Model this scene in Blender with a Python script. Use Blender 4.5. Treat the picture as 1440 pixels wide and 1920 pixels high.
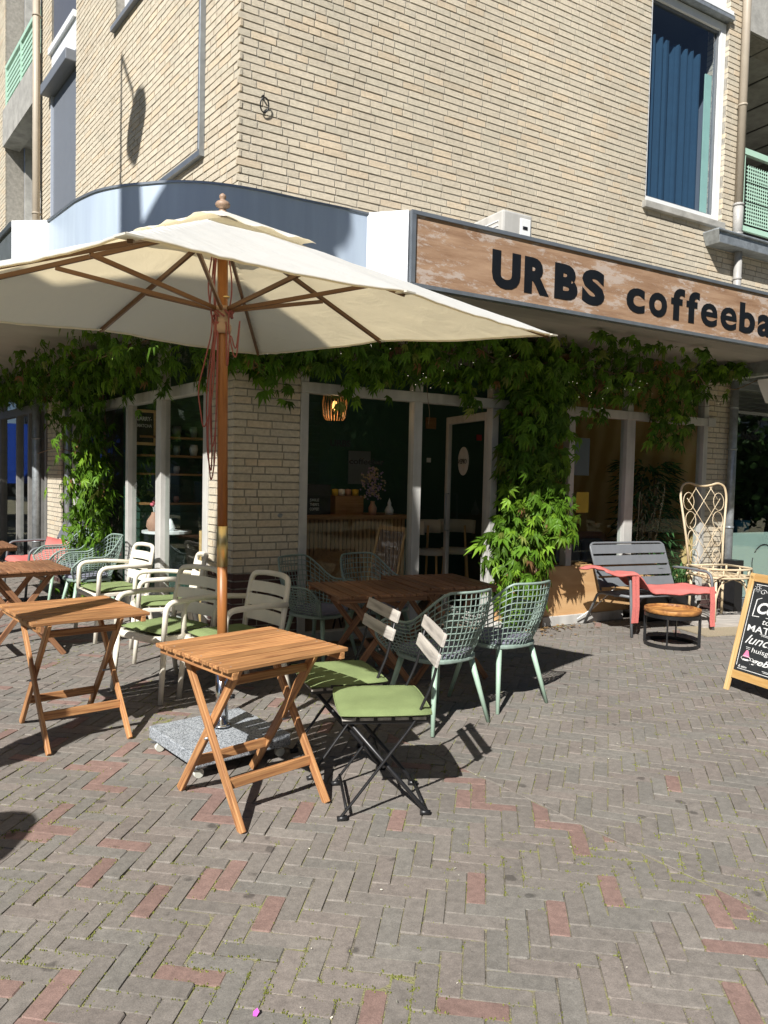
import bpy, math, random
from math import sin, cos, pi, radians, sqrt, atan2
from mathutils import Vector, Matrix, noise
random.seed(7)
D = bpy.data
SC = bpy.context.scene
for o in list(D.objects): D.objects.remove(o)
COL = SC.collection
V = Vector

# ------------------------------------------------------------ camera, sky, sun, exposure
cd = D.cameras.new('camera'); cam = D.objects.new('camera', cd); COL.objects.link(cam)
def cam_axes(yaw, pitch, roll):
    f = V((-sin(yaw)*cos(pitch), cos(yaw)*cos(pitch), -sin(pitch)))
    r = V((cos(yaw), sin(yaw), 0)); u = r.cross(f)
    r2 = cos(roll)*r + sin(roll)*u; u2 = -sin(roll)*r + cos(roll)*u
    return r2, u2, f
r2, u2, fw = cam_axes(radians(-29.7947), radians(2.57567), radians(1.29794))
m = Matrix((r2, u2, -fw)).transposed().to_4x4(); m.translation = V((0, 0, 1.5))
cam.matrix_world = m
cd.sensor_fit = 'VERTICAL'; cd.sensor_height = 36; cd.sensor_width = 27
cd.lens = 1400/1920*36; cd.clip_start = .05; cd.clip_end = 400
SC.camera = cam
SUN_AZ, SUN_EL = radians(-141.3), radians(41.3)
w = D.worlds.new('World'); SC.world = w; w.use_nodes = True
nt = w.node_tree; bg = nt.nodes['Background']; bg.inputs[1].default_value = .05
sk = nt.nodes.new('ShaderNodeTexSky'); sk.sky_type = 'NISHITA'; sk.sun_disc = False
sk.sun_elevation = SUN_EL; sk.sun_rotation = atan2(cos(SUN_AZ), sin(SUN_AZ)); sk.air_density = .6; sk.dust_density = .25; sk.ozone_density = 1.0
nt.links.new(sk.outputs[0], bg.inputs[0])
ld = D.lights.new('sun', 'SUN'); ld.energy = 5.0; ld.angle = radians(.55); ld.color = (1, .97, .925)
sun = D.objects.new('sun', ld); COL.objects.link(sun)
sun.rotation_euler = V((cos(SUN_AZ)*cos(SUN_EL), sin(SUN_AZ)*cos(SUN_EL), sin(SUN_EL))).to_track_quat('Z', 'Y').to_euler()
sun.location = (-6, -6, 8)
SC.view_settings.view_transform = 'Standard'; SC.view_settings.look = 'None'
SC.view_settings.exposure = .68; SC.view_settings.gamma = 1
SC.cycles.max_bounces = 8; SC.cycles.transparent_max_bounces = 12
SC.cycles.sample_clamp_indirect = 6

# ------------------------------------------------------------ materials
def newmat(name):
    m = D.materials.new(name); m.use_nodes = True
    nt = m.node_tree; p = nt.nodes['Principled BSDF']
    return m, nt, p
def N(nt, typ, **kw):
    n = nt.nodes.new(typ)
    for k, v in kw.items(): setattr(n, k, v)
    return n
def mat(name, col, rough=.6, metal=0, var=.15, scale=8, bump=0, bscale=60, spec=.5, stretch=None, var2=0, transl=0, coat=0, alpha_tint=None):
    """colour attribute x noise variation, bump"""
    m, nt, p = newmat(name); L = nt.links
    at = N(nt, 'ShaderNodeAttribute', attribute_name='Col')
    tc = N(nt, 'ShaderNodeTexCoord'); mp = N(nt, 'ShaderNodeMapping'); L.new(tc.outputs['Object'], mp.inputs[0])
    if stretch: mp.inputs['Scale'].default_value = stretch
    no = N(nt, 'ShaderNodeTexNoise'); no.inputs['Scale'].default_value = scale; no.inputs['Detail'].default_value = 6; no.inputs['Roughness'].default_value = .65
    L.new(mp.outputs[0], no.inputs['Vector'])
    mr = N(nt, 'ShaderNodeMapRange'); mr.inputs[1].default_value = .25; mr.inputs[2].default_value = .75
    mr.inputs[3].default_value = 1-var; mr.inputs[4].default_value = 1+var
    L.new(no.outputs[0], mr.inputs[0])
    mx = N(nt, 'ShaderNodeMix', data_type='RGBA', blend_type='MULTIPLY'); mx.inputs[0].default_value = 1
    mx.inputs['A'].default_value = (*col, 1); L.new(at.outputs[0], mx.inputs['B'])
    vm = N(nt, 'ShaderNodeVectorMath', operation='SCALE'); L.new(mx.outputs['Result'], vm.inputs[0]); L.new(mr.outputs[0], vm.inputs['Scale'])
    out = vm.outputs[0]
    L.new(out, p.inputs['Base Color'])
    p.inputs['Roughness'].default_value = rough; p.inputs['Metallic'].default_value = metal
    p.inputs['Specular IOR Level'].default_value = spec
    if coat: p.inputs['Coat Weight'].default_value = coat; p.inputs['Coat Roughness'].default_value = .15
    if rough < .9:
        m3 = N(nt, 'ShaderNodeMapRange'); m3.inputs[3].default_value = max(0, rough-.1); m3.inputs[4].default_value = min(1, rough+.12); L.new(no.outputs[0], m3.inputs[0]); L.new(m3.outputs[0], p.inputs['Roughness'])
    if bump:
        n2 = N(nt, 'ShaderNodeTexNoise'); n2.inputs['Scale'].default_value = bscale; n2.inputs['Detail'].default_value = 4
        L.new(mp.outputs[0], n2.inputs['Vector'])
        b = N(nt, 'ShaderNodeBump'); b.inputs['Strength'].default_value = bump; b.inputs['Distance'].default_value = .01
        L.new(n2.outputs[0], b.inputs['Height']); L.new(b.outputs[0], p.inputs['Normal'])
    if transl:
        t = N(nt, 'ShaderNodeBsdfTranslucent'); L.new(out, t.inputs[0])
        ms = N(nt, 'ShaderNodeMixShader'); ms.inputs[0].default_value = transl
        L.new(p.outputs[0], ms.inputs[1]); L.new(t.outputs[0], ms.inputs[2]); L.new(ms.outputs[0], nt.nodes['Material Output'].inputs[0])
    return m
def wood(name, col, dark, rough=.5, stretch=(1, 14, 14), scale=3.0, spec=.4):
    m, nt, p = newmat(name); L = nt.links
    at = N(nt, 'ShaderNodeAttribute', attribute_name='Col')
    ag = N(nt, 'ShaderNodeAttribute', attribute_name='Grain')
    mp = N(nt, 'ShaderNodeMapping'); L.new(ag.outputs['Vector'], mp.inputs[0]); mp.inputs['Scale'].default_value = stretch
    no = N(nt, 'ShaderNodeTexNoise'); no.inputs['Scale'].default_value = scale; no.inputs['Detail'].default_value = 8; no.inputs['Distortion'].default_value = .6
    L.new(mp.outputs[0], no.inputs['Vector'])
    cr = N(nt, 'ShaderNodeValToRGB'); cr.color_ramp.elements[0].position = .32; cr.color_ramp.elements[1].position = .68
    cr.color_ramp.elements[0].color = (*dark, 1); cr.color_ramp.elements[1].color = (*col, 1)
    L.new(no.outputs[0], cr.inputs[0])
    mx = N(nt, 'ShaderNodeMix', data_type='RGBA', blend_type='MULTIPLY'); mx.inputs[0].default_value = 1
    L.new(cr.outputs[0], mx.inputs['A']); L.new(at.outputs[0], mx.inputs['B']); L.new(mx.outputs['Result'], p.inputs['Base Color'])
    p.inputs['Roughness'].default_value = rough; p.inputs['Specular IOR Level'].default_value = spec
    b = N(nt, 'ShaderNodeBump'); b.inputs['Strength'].default_value = .25; b.inputs['Distance'].default_value = .002
    L.new(no.outputs[0], b.inputs['Height']); L.new(b.outputs[0], p.inputs['Normal'])
    return m
def glass(name, tint=(.84, .89, .87), refl=.62, base=.0):
    m, nt, p = newmat(name); L = nt.links; nt.nodes.remove(p)
    t = N(nt, 'ShaderNodeBsdfTransparent'); t.inputs[0].default_value = (*tint, 1)
    g = N(nt, 'ShaderNodeBsdfGlossy'); g.inputs['Roughness'].default_value = .0; g.inputs[0].default_value = (.95, .97, 1, 1)
    ge = N(nt, 'ShaderNodeNewGeometry'); dt = N(nt, 'ShaderNodeVectorMath', operation='DOT_PRODUCT'); L.new(ge.outputs['Normal'], dt.inputs[0]); L.new(ge.outputs['Incoming'], dt.inputs[1])
    ab = N(nt, 'ShaderNodeMath', operation='ABSOLUTE'); L.new(dt.outputs['Value'], ab.inputs[0]); om = N(nt, 'ShaderNodeMath', operation='SUBTRACT'); om.inputs[0].default_value = 1; L.new(ab.outputs[0], om.inputs[1])
    pw = N(nt, 'ShaderNodeMath', operation='POWER'); pw.inputs[1].default_value = 5; L.new(om.outputs[0], pw.inputs[0])
    f = N(nt, 'ShaderNodeMath', operation='MULTIPLY_ADD'); f.inputs[1].default_value = .96; f.inputs[2].default_value = .042; L.new(pw.outputs[0], f.inputs[0])   # Schlick, the same from both sides
    tc = N(nt, 'ShaderNodeTexCoord'); no = N(nt, 'ShaderNodeTexNoise'); no.inputs['Scale'].default_value = 1.3; L.new(tc.outputs['Object'], no.inputs[0])
    b = N(nt, 'ShaderNodeBump'); b.inputs['Strength'].default_value = .03; b.inputs['Distance'].default_value = .05; L.new(no.outputs[0], b.inputs['Height']); L.new(b.outputs[0], g.inputs['Normal'])
    mu = N(nt, 'ShaderNodeMath', operation='MULTIPLY_ADD', use_clamp=True); mu.inputs[1].default_value = 1.7*refl; mu.inputs[2].default_value = base
    L.new(f.outputs[0], mu.inputs[0])
    ms = N(nt, 'ShaderNodeMixShader'); L.new(mu.outputs[0], ms.inputs[0]); L.new(t.outputs[0], ms.inputs[1]); L.new(g.outputs[0], ms.inputs[2])
    L.new(ms.outputs[0], nt.nodes['Material Output'].inputs[0])
    return m
def emis(name, col, s):
    m, nt, p = newmat(name); p.inputs['Emission Color'].default_value = (*col, 1); p.inputs['Emission Strength'].default_value = s
    p.inputs['Base Color'].default_value = (*col, 1); return m
M = {}
M['brick'] = mat('brick', (1, 1, 1), .92, var=.16, scale=35, bump=.5, bscale=120, spec=.2)
def weather(m, sc, stretch, lo, hi):
    """broad uneven weathering multiplied over a material"""
    nt = m.node_tree; L = nt.links; p = nt.nodes['Principled BSDF']; src = p.inputs['Base Color'].links[0].from_socket
    tc = N(nt, 'ShaderNodeTexCoord'); mp = N(nt, 'ShaderNodeMapping'); mp.inputs['Scale'].default_value = stretch; L.new(tc.outputs['Object'], mp.inputs[0])
    n = N(nt, 'ShaderNodeTexNoise'); n.inputs['Scale'].default_value = sc; n.inputs['Detail'].default_value = 7; L.new(mp.outputs[0], n.inputs[0])
    r_ = N(nt, 'ShaderNodeMapRange'); r_.inputs[1].default_value = .35; r_.inputs[2].default_value = .6; r_.inputs[3].default_value = lo; r_.inputs[4].default_value = hi; L.new(n.outputs[0], r_.inputs[0])
    v = N(nt, 'ShaderNodeVectorMath', operation='SCALE'); L.new(src, v.inputs[0]); L.new(r_.outputs[0], v.inputs['Scale']); L.new(v.outputs[0], p.inputs['Base Color'])
weather(M['brick'], .9, (1, 1, .35), .92, 1.03)
M['mortar'] = mat('mortar', (.30, .28, .24), .95, var=.3, scale=20, bump=.4, bscale=200)
M['paver'] = None
M['white'] = mat('white_paint', (.72, .73, .72), .4, var=.05, scale=6)
M['offwhite'] = mat('offwhite_paint', (.5, .49, .46), .5, var=.12, scale=5)
M['soffit'] = mat('soffit', (.42, .40, .36), .6, var=.08, scale=3)
M['alu'] = mat('aluminium', (.32, .35, .38), .35, metal=.7, var=.15, scale=9)
M['cap'] = mat('cap_white', (.82, .84, .86), .35, var=.03, scale=3)
M['zinc'] = mat('zinc', (.36, .39, .41), .45, metal=.6, var=.35, scale=14, bump=.1)
M['pipe'] = mat('pipe_beige', (.42, .36, .28), .5, var=.08, scale=5)
M['pipegrey'] = mat('pipe_grey', (.35, .34, .32), .5, var=.15, scale=8)
M['darkgrey'] = mat('dark_grey_metal', (.14, .15, .16), .45, var=.1, scale=10)
M['black'] = mat('black_metal', (.012, .012, .013), .38, var=.2, scale=20)
M['concrete'] = mat('concrete', (.34, .33, .30), .9, var=.35, scale=5, bump=.3, bscale=40)
M['greenpaint'] = mat('green_paint', (.42, .62, .49), .45, var=.08, scale=6)
M['shutter'] = mat('shutter_grey', (.16, .175, .20), .5, var=.05, scale=10)
M['cream'] = mat('cream_plastic', (.78, .73, .62), .38, var=.04, scale=6)
M['sage'] = mat('sage_plastic', (.235, .31, .27), .42, var=.06, scale=8)
M['sageleg'] = mat('sage_leg', (.34, .47, .37), .4, var=.06, scale=8)
M['pad'] = mat('pad_violet', (.23, .23, .29), .9, var=.1, scale=40, bump=.3, bscale=250)
M['cushion'] = mat('cushion_green', (.21, .265, .115), .95, var=.10, scale=150, bump=.35, bscale=600, spec=.1)
M['coral'] = mat('coral_fabric', (.58, .17, .15), .95, var=.12, scale=60, bump=.3, bscale=300, spec=.1)
M['fabric'] = mat('parasol_fabric', (.78, .75, .66), .85, var=.04, scale=4, bump=.25, bscale=7, spec=.1, transl=.30)
def fabric2(name, col, tcol, tr):
    m, nt, p = newmat(name); L = nt.links
    p.inputs['Base Color'].default_value = (*col, 1); p.inputs['Roughness'].default_value = .9; p.inputs['Specular IOR Level'].default_value = .1
    tc = N(nt, 'ShaderNodeTexCoord'); n1 = N(nt, 'ShaderNodeTexNoise'); n1.inputs['Scale'].default_value = 5; n1.inputs['Detail'].default_value = 5; n1.inputs['Distortion'].default_value = 1.2; L.new(tc.outputs['Object'], n1.inputs[0])
    b = N(nt, 'ShaderNodeBump'); b.inputs['Strength'].default_value = .35; b.inputs['Distance'].default_value = .02; L.new(n1.outputs[0], b.inputs['Height']); L.new(b.outputs[0], p.inputs['Normal'])
    t = N(nt, 'ShaderNodeBsdfTranslucent'); t.inputs[0].default_value = (*tcol, 1); L.new(b.outputs[0], t.inputs['Normal'])
    ms = N(nt, 'ShaderNodeMixShader'); ms.inputs[0].default_value = tr; L.new(p.outputs[0], ms.inputs[1]); L.new(t.outputs[0], ms.inputs[2]); L.new(ms.outputs[0], nt.nodes['Material Output'].inputs[0]); return m
M['parasol'] = fabric2('parasol_cloth', (.76, .78, .77), (.97, .82, .52), .42)
M['ribwood'] = wood('rib_wood', (.15, .072, .028), (.09, .04, .015), rough=.35)
M['rope'] = mat('rope_maroon', (.22, .06, .055), .8, var=.2, scale=60)
M['brass'] = mat('brass', (.75, .58, .28), .38, metal=1, var=.05)
M['chrome'] = mat('chrome', (.75, .76, .78), .12, metal=1, var=.05)
M['finial'] = mat('finial_brown', (.33, .22, .15), .5)
M['acacia'] = wood('acacia_wood', (.60, .315, .13), (.25, .105, .045), stretch=(1.2, 26, 26), scale=3.4)
M['acaciadark'] = wood('dark_acacia_wood', (.40, .205, .105), (.19, .085, .045), stretch=(1.2, 26, 26), scale=3.4)
M['pole'] = wood('pole_wood', (.35, .14, .04), (.22, .08, .02), rough=.42, spec=.5)
M['grey_wood'] = wood('weathered_wood', (.52, .48, .43), (.25, .23, .21), rough=.9)
M['pine'] = wood('pine_wood', (.68, .48, .24), (.52, .32, .12), rough=.45)
M['rattan'] = wood('rattan', (.66, .56, .40), (.45, .34, .20), rough=.6)
M['ply'] = wood('plywood', (.62, .40, .20), (.50, .29, .13), rough=.6, stretch=(2, 8, 8), scale=1.2)
M['traywood'] = wood('tray_wood', (.50, .24, .07), (.16, .06, .02), rough=.5, stretch=(2, 9, 9))
M['oak'] = wood('oak_wood', (.34, .19, .08), (.22, .11, .04), rough=.5)
M['glass'] = glass('shop_glass')
M['glassup'] = glass('upper_glass', (.82, .90, .97), 1.0, .03)
M['glassn'] = glass('neighbour_glass', (.8, .87, .85), 2.2, .04)
M['frost'] = mat('frosted_film', (.50, .62, .58), .35, var=.05, scale=2)
M['greenwall'] = mat('green_wall', (.022, .075, .055), .6, var=.08, scale=2)
M['tanwall'] = None
M['dkfloor'] = mat('floor', (.16, .12, .085), .5, var=.2, scale=4)
M['ceil'] = mat('ceiling', (.16, .16, .15), .8)
M['leaf'] = mat('leaf', (1, 1, 1), .5, var=.25, scale=14, transl=.26, spec=.25)
M['stem'] = mat('stem', (.20, .14, .09), .85, var=.3, scale=30)
M['bark'] = mat('bark', (.10, .08, .06), .95, var=.3, scale=12, bump=.5)
M['board'] = mat('chalkboard', (.022, .024, .026), .55, var=.3, scale=5)
M['chalk'] = mat('chalk', (.72, .72, .70), .9, var=.2, scale=60)
M['pinkchalk'] = mat('pink_chalk', (.75, .2, .35), .9)
M['letter'] = mat('sign_letter', (.008, .009, .011), .35)
M['bluefilm'] = mat('letter_blue', (.010, .014, .040), .3)
M['terra'] = mat('terracotta', (.45, .25, .18), .7)
M['glow'] = emis('bulb_glow', (1, .9, .75), 1.3)
M['lampglow'] = emis('lamp_glow', (1, .5, .15), 1.6)
M['bluepot'] = mat('blue_pot', (.04, .22, .36), .5)
M['coir'] = mat('coir', (.30, .25, .17), .95, var=.4, scale=80)
M['curtain'] = mat('curtain', (.014, .050, .088), .9, var=.1)
M['pinkflower'] = mat('pink_flower', (.75, .16, .22), .7)
M['red'] = mat('red', (.6, .03, .04), .6)
M['yellow'] = mat('yellow', (.62, .42, .05), .6)
M['tarp'] = mat('blue_tarp', (.02, .10, .60), .5)
weather(M['cap'], 2.2, (6, 6, .5), .92, 1.0); weather(M['offwhite'], 2.0, (5, 5, .6), .82, 1.03); weather(M['soffit'], 1.2, (1, 1, 1), .82, 1.05); weather(M['cream'], 3, (1, 1, 1), .90, 1.02); weather(M['acacia'], 1.7, (1, 1, 1), .80, 1.08); weather(M['acaciadark'], 1.7, (1, 1, 1), .80, 1.10); weather(M['cushion'], 6, (1, 1, 1), .86, 1.04)
# granite
def granite():
    m, nt, p = newmat('granite'); L = nt.links
    tc = N(nt, 'ShaderNodeTexCoord'); vo = N(nt, 'ShaderNodeTexVoronoi'); vo.inputs['Scale'].default_value = 230; L.new(tc.outputs['Object'], vo.inputs[0])
    sp = N(nt, 'ShaderNodeSeparateColor'); L.new(vo.outputs['Color'], sp.inputs[0])
    cr = N(nt, 'ShaderNodeValToRGB'); cr.color_ramp.elements[0].color = (.07, .08, .09, 1); cr.color_ramp.elements[1].color = (.40, .43, .46, 1)
    cr.color_ramp.elements[0].position = .1; cr.color_ramp.elements[1].position = .75
    L.new(sp.outputs[0], cr.inputs[0]); L.new(cr.outputs[0], p.inputs['Base Color']); p.inputs['Roughness'].default_value = .65
    return m
M['granite'] = granite()
def paver():
    m, nt, p = newmat('paver'); L = nt.links
    at = N(nt, 'ShaderNodeAttribute', attribute_name='Col'); tc = N(nt, 'ShaderNodeTexCoord')
    def noi(s, d=6, r=.6):
        n = N(nt, 'ShaderNodeTexNoise'); n.inputs['Scale'].default_value = s; n.inputs['Detail'].default_value = d; n.inputs['Roughness'].default_value = r
        L.new(tc.outputs['Object'], n.inputs['Vector']); return n
    def rng(src, a, b, c, d_):
        r = N(nt, 'ShaderNodeMapRange'); [setattr(r.inputs[i+1], 'default_value', x) for i, x in enumerate((a, b, c, d_))]; L.new(src, r.inputs[0]); return r.outputs[0]
    n1 = noi(28, 8, .75); n2 = noi(1.1); n3 = noi(260, 2)
    a = rng(n1.outputs[0], .3, .7, .74, 1.24); b = rng(n2.outputs[0], .3, .7, .88, 1.12); c = rng(n3.outputs[0], .3, .7, .80, 1.2)
    m1 = N(nt, 'ShaderNodeMath', operation='MULTIPLY'); L.new(a, m1.inputs[0]); L.new(b, m1.inputs[1])
    m2 = N(nt, 'ShaderNodeMath', operation='MULTIPLY'); L.new(m1.outputs[0], m2.inputs[0]); L.new(c, m2.inputs[1])
    # dark spots (gum, oil)
    vo = N(nt, 'ShaderNodeTexVoronoi'); vo.inputs['Scale'].default_value = 4.6; L.new(tc.outputs['Object'], vo.inputs[0])
    n4 = noi(30, 3); ad = N(nt, 'ShaderNodeMath', operation='MULTIPLY_ADD'); ad.inputs[1].default_value = .16; L.new(n4.outputs[0], ad.inputs[0]); L.new(vo.outputs[0], ad.inputs[2])
    sp = rng(ad.outputs[0], .165, .20, .55, 1)
    m3 = N(nt, 'ShaderNodeMath', operation='MULTIPLY'); L.new(m2.outputs[0], m3.inputs[0]); L.new(sp, m3.inputs[1])
    vm = N(nt, 'ShaderNodeVectorMath', operation='SCALE'); L.new(at.outputs[0], vm.inputs[0]); L.new(m3.outputs[0], vm.inputs['Scale'])
    L.new(vm.outputs[0], p.inputs['Base Color']); p.inputs['Roughness'].default_value = .85; p.inputs['Specular IOR Level'].default_value = .3
    bu = N(nt, 'ShaderNodeBump'); bu.inputs['Strength'].default_value = .55; bu.inputs['Distance'].default_value = .004
    L.new(n1.outputs[0], bu.inputs['Height']); L.new(bu.outputs[0], p.inputs['Normal'])
    return m
M['paver'] = paver()
def joint():
    m, nt, p = newmat('joint_sand_moss'); L = nt.links
    tc = N(nt, 'ShaderNodeTexCoord'); n = N(nt, 'ShaderNodeTexNoise'); n.inputs['Scale'].default_value = 9; n.inputs['Detail'].default_value = 8; n.inputs['Roughness'].default_value = .75; L.new(tc.outputs['Object'], n.inputs[0])
    cr = N(nt, 'ShaderNodeValToRGB'); e = cr.color_ramp.elements
    e[0].position = .36; e[0].color = (.07, .06, .045, 1); e[1].position = .47; e[1].color = (.19, .168, .13, 1)
    x = cr.color_ramp.elements.new(.54); x.color = (.22, .205, .10, 1); x = cr.color_ramp.elements.new(.66); x.color = (.20, .23, .05, 1)
    L.new(n.outputs[0], cr.inputs[0]); L.new(cr.outputs[0], p.inputs['Base Color']); p.inputs['Roughness'].default_value = 1
    n2 = N(nt, 'ShaderNodeTexNoise'); n2.inputs['Scale'].default_value = 150; L.new(tc.outputs['Object'], n2.inputs[0])
    b = N(nt, 'ShaderNodeBump'); b.inputs['Distance'].default_value = .006; L.new(n2.outputs[0], b.inputs['Height']); L.new(b.outputs[0], p.inputs['Normal'])
    return m
M['joint'] = joint()
def signwood():
    m, nt, p = newmat('sign_veneer'); L = nt.links
    tc = N(nt, 'ShaderNodeTexCoord')
    def noi(s, sc, d=8, r=.65):
        mp = N(nt, 'ShaderNodeMapping'); mp.inputs['Scale'].default_value = sc; L.new(tc.outputs['Object'], mp.inputs[0])
        n = N(nt, 'ShaderNodeTexNoise'); n.inputs['Scale'].default_value = s; n.inputs['Detail'].default_value = d; n.inputs['Roughness'].default_value = r; L.new(mp.outputs[0], n.inputs[0]); return n
    g = noi(2.2, (1, 1, 9)); w2 = noi(1.5, (1, 1, 2.6), 14, .80)
    cr = N(nt, 'ShaderNodeValToRGB'); e = cr.color_ramp.elements; e[0].position = .3; e[0].color = (.215, .118, .065, 1); e[1].position = .72; e[1].color = (.40, .262, .165, 1)
    L.new(g.outputs[0], cr.inputs[0])
    w3 = noi(9, (1, 1, 3.5), 8, .8); ad = N(nt, 'ShaderNodeMath', operation='MULTIPLY_ADD'); ad.inputs[1].default_value = .42; ad.inputs[2].default_value = -.21; L.new(w3.outputs[0], ad.inputs[0]); a2 = N(nt, 'ShaderNodeMath', operation='ADD'); L.new(ad.outputs[0], a2.inputs[0]); L.new(w2.outputs[0], a2.inputs[1])
    r = N(nt, 'ShaderNodeMapRange'); r.inputs[1].default_value = .52; r.inputs[2].default_value = .57; r.inputs[4].default_value = .8; L.new(a2.outputs[0], r.inputs[0])
    mx = N(nt, 'ShaderNodeMix', data_type='RGBA'); L.new(r.outputs[0], mx.inputs[0]); L.new(cr.outputs[0], mx.inputs['A']); mx.inputs['B'].default_value = (.44, .37, .32, 1)
    L.new(mx.outputs['Result'], p.inputs['Base Color']); p.inputs['Roughness'].default_value = .75
    b = N(nt, 'ShaderNodeBump'); b.inputs['Distance'].default_value = .004; L.new(w2.outputs[0], b.inputs['Height']); L.new(b.outputs[0], p.inputs['Normal'])
    return m
M['signwood'] = signwood()
def fascia():
    m, nt, p = newmat('fascia_metal'); L = nt.links
    tc = N(nt, 'ShaderNodeTexCoord'); mp = N(nt, 'ShaderNodeMapping'); mp.inputs['Scale'].default_value = (9, 9, .8); L.new(tc.outputs['Object'], mp.inputs[0])
    n = N(nt, 'ShaderNodeTexNoise'); n.inputs['Scale'].default_value = 1.6; n.inputs['Detail'].default_value = 6; L.new(mp.outputs[0], n.inputs[0])
    cr = N(nt, 'ShaderNodeValToRGB'); e = cr.color_ramp.elements; e[0].position = .3; e[0].color = (.42, .50, .61, 1); e[1].position = .75; e[1].color = (.50, .59, .69, 1)
    L.new(n.outputs[0], cr.inputs[0]); L.new(cr.outputs[0], p.inputs['Base Color']); p.inputs['Roughness'].default_value = .38; p.inputs['Metallic'].default_value = .15
    return m
M['fascia'] = fascia()
def tanwall():
    m, nt, p = newmat('golden_wall'); L = nt.links
    tc = N(nt, 'ShaderNodeTexCoord'); n = N(nt, 'ShaderNodeTexWave', wave_type='RINGS'); n.inputs['Scale'].default_value = 1.1; n.inputs['Distortion'].default_value = 6; n.inputs['Detail'].default_value = 3; L.new(tc.outputs['Object'], n.inputs[0])
    cr = N(nt, 'ShaderNodeValToRGB'); e = cr.color_ramp.elements; e[0].position = .2; e[0].color = (.60, .38, .14, 1); e[1].position = .95; e[1].color = (.74, .52, .24, 1)
    L.new(n.outputs[0], cr.inputs[0]); L.new(cr.outputs[0], p.inputs['Base Color']); p.inputs['Roughness'].default_value = .7
    return m
M['tanwall'] = tanwall()
def perf():
    """perforated green steel sheet: real see-through holes"""
    m, nt, p = newmat('perforated_green'); L = nt.links
    ag = N(nt, 'ShaderNodeAttribute', attribute_name='Grain'); mp = N(nt, 'ShaderNodeMapping'); mp.inputs['Rotation'].default_value = (0, 0, 0); mp.inputs['Scale'].default_value = (24, 24, 24); L.new(ag.outputs['Vector'], mp.inputs[0])
    vo = N(nt, 'ShaderNodeTexVoronoi', voronoi_dimensions='2D'); vo.inputs['Scale'].default_value = 1; vo.inputs['Randomness'].default_value = 0; L.new(mp.outputs[0], vo.inputs[0])
    lt = N(nt, 'ShaderNodeMath', operation='LESS_THAN'); lt.inputs[1].default_value = .34; L.new(vo.outputs[0], lt.inputs[0])
    t = N(nt, 'ShaderNodeBsdfTransparent'); ms = N(nt, 'ShaderNodeMixShader'); L.new(lt.outputs[0], ms.inputs[0]); L.new(p.outputs[0], ms.inputs[1]); L.new(t.outputs[0], ms.inputs[2]); L.new(ms.outputs[0], nt.nodes['Material Output'].inputs[0])
    p.inputs['Base Color'].default_value = (.45, .66, .52, 1); p.inputs['Roughness'].default_value = .5
    return m
M['perf'] = perf()

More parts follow.
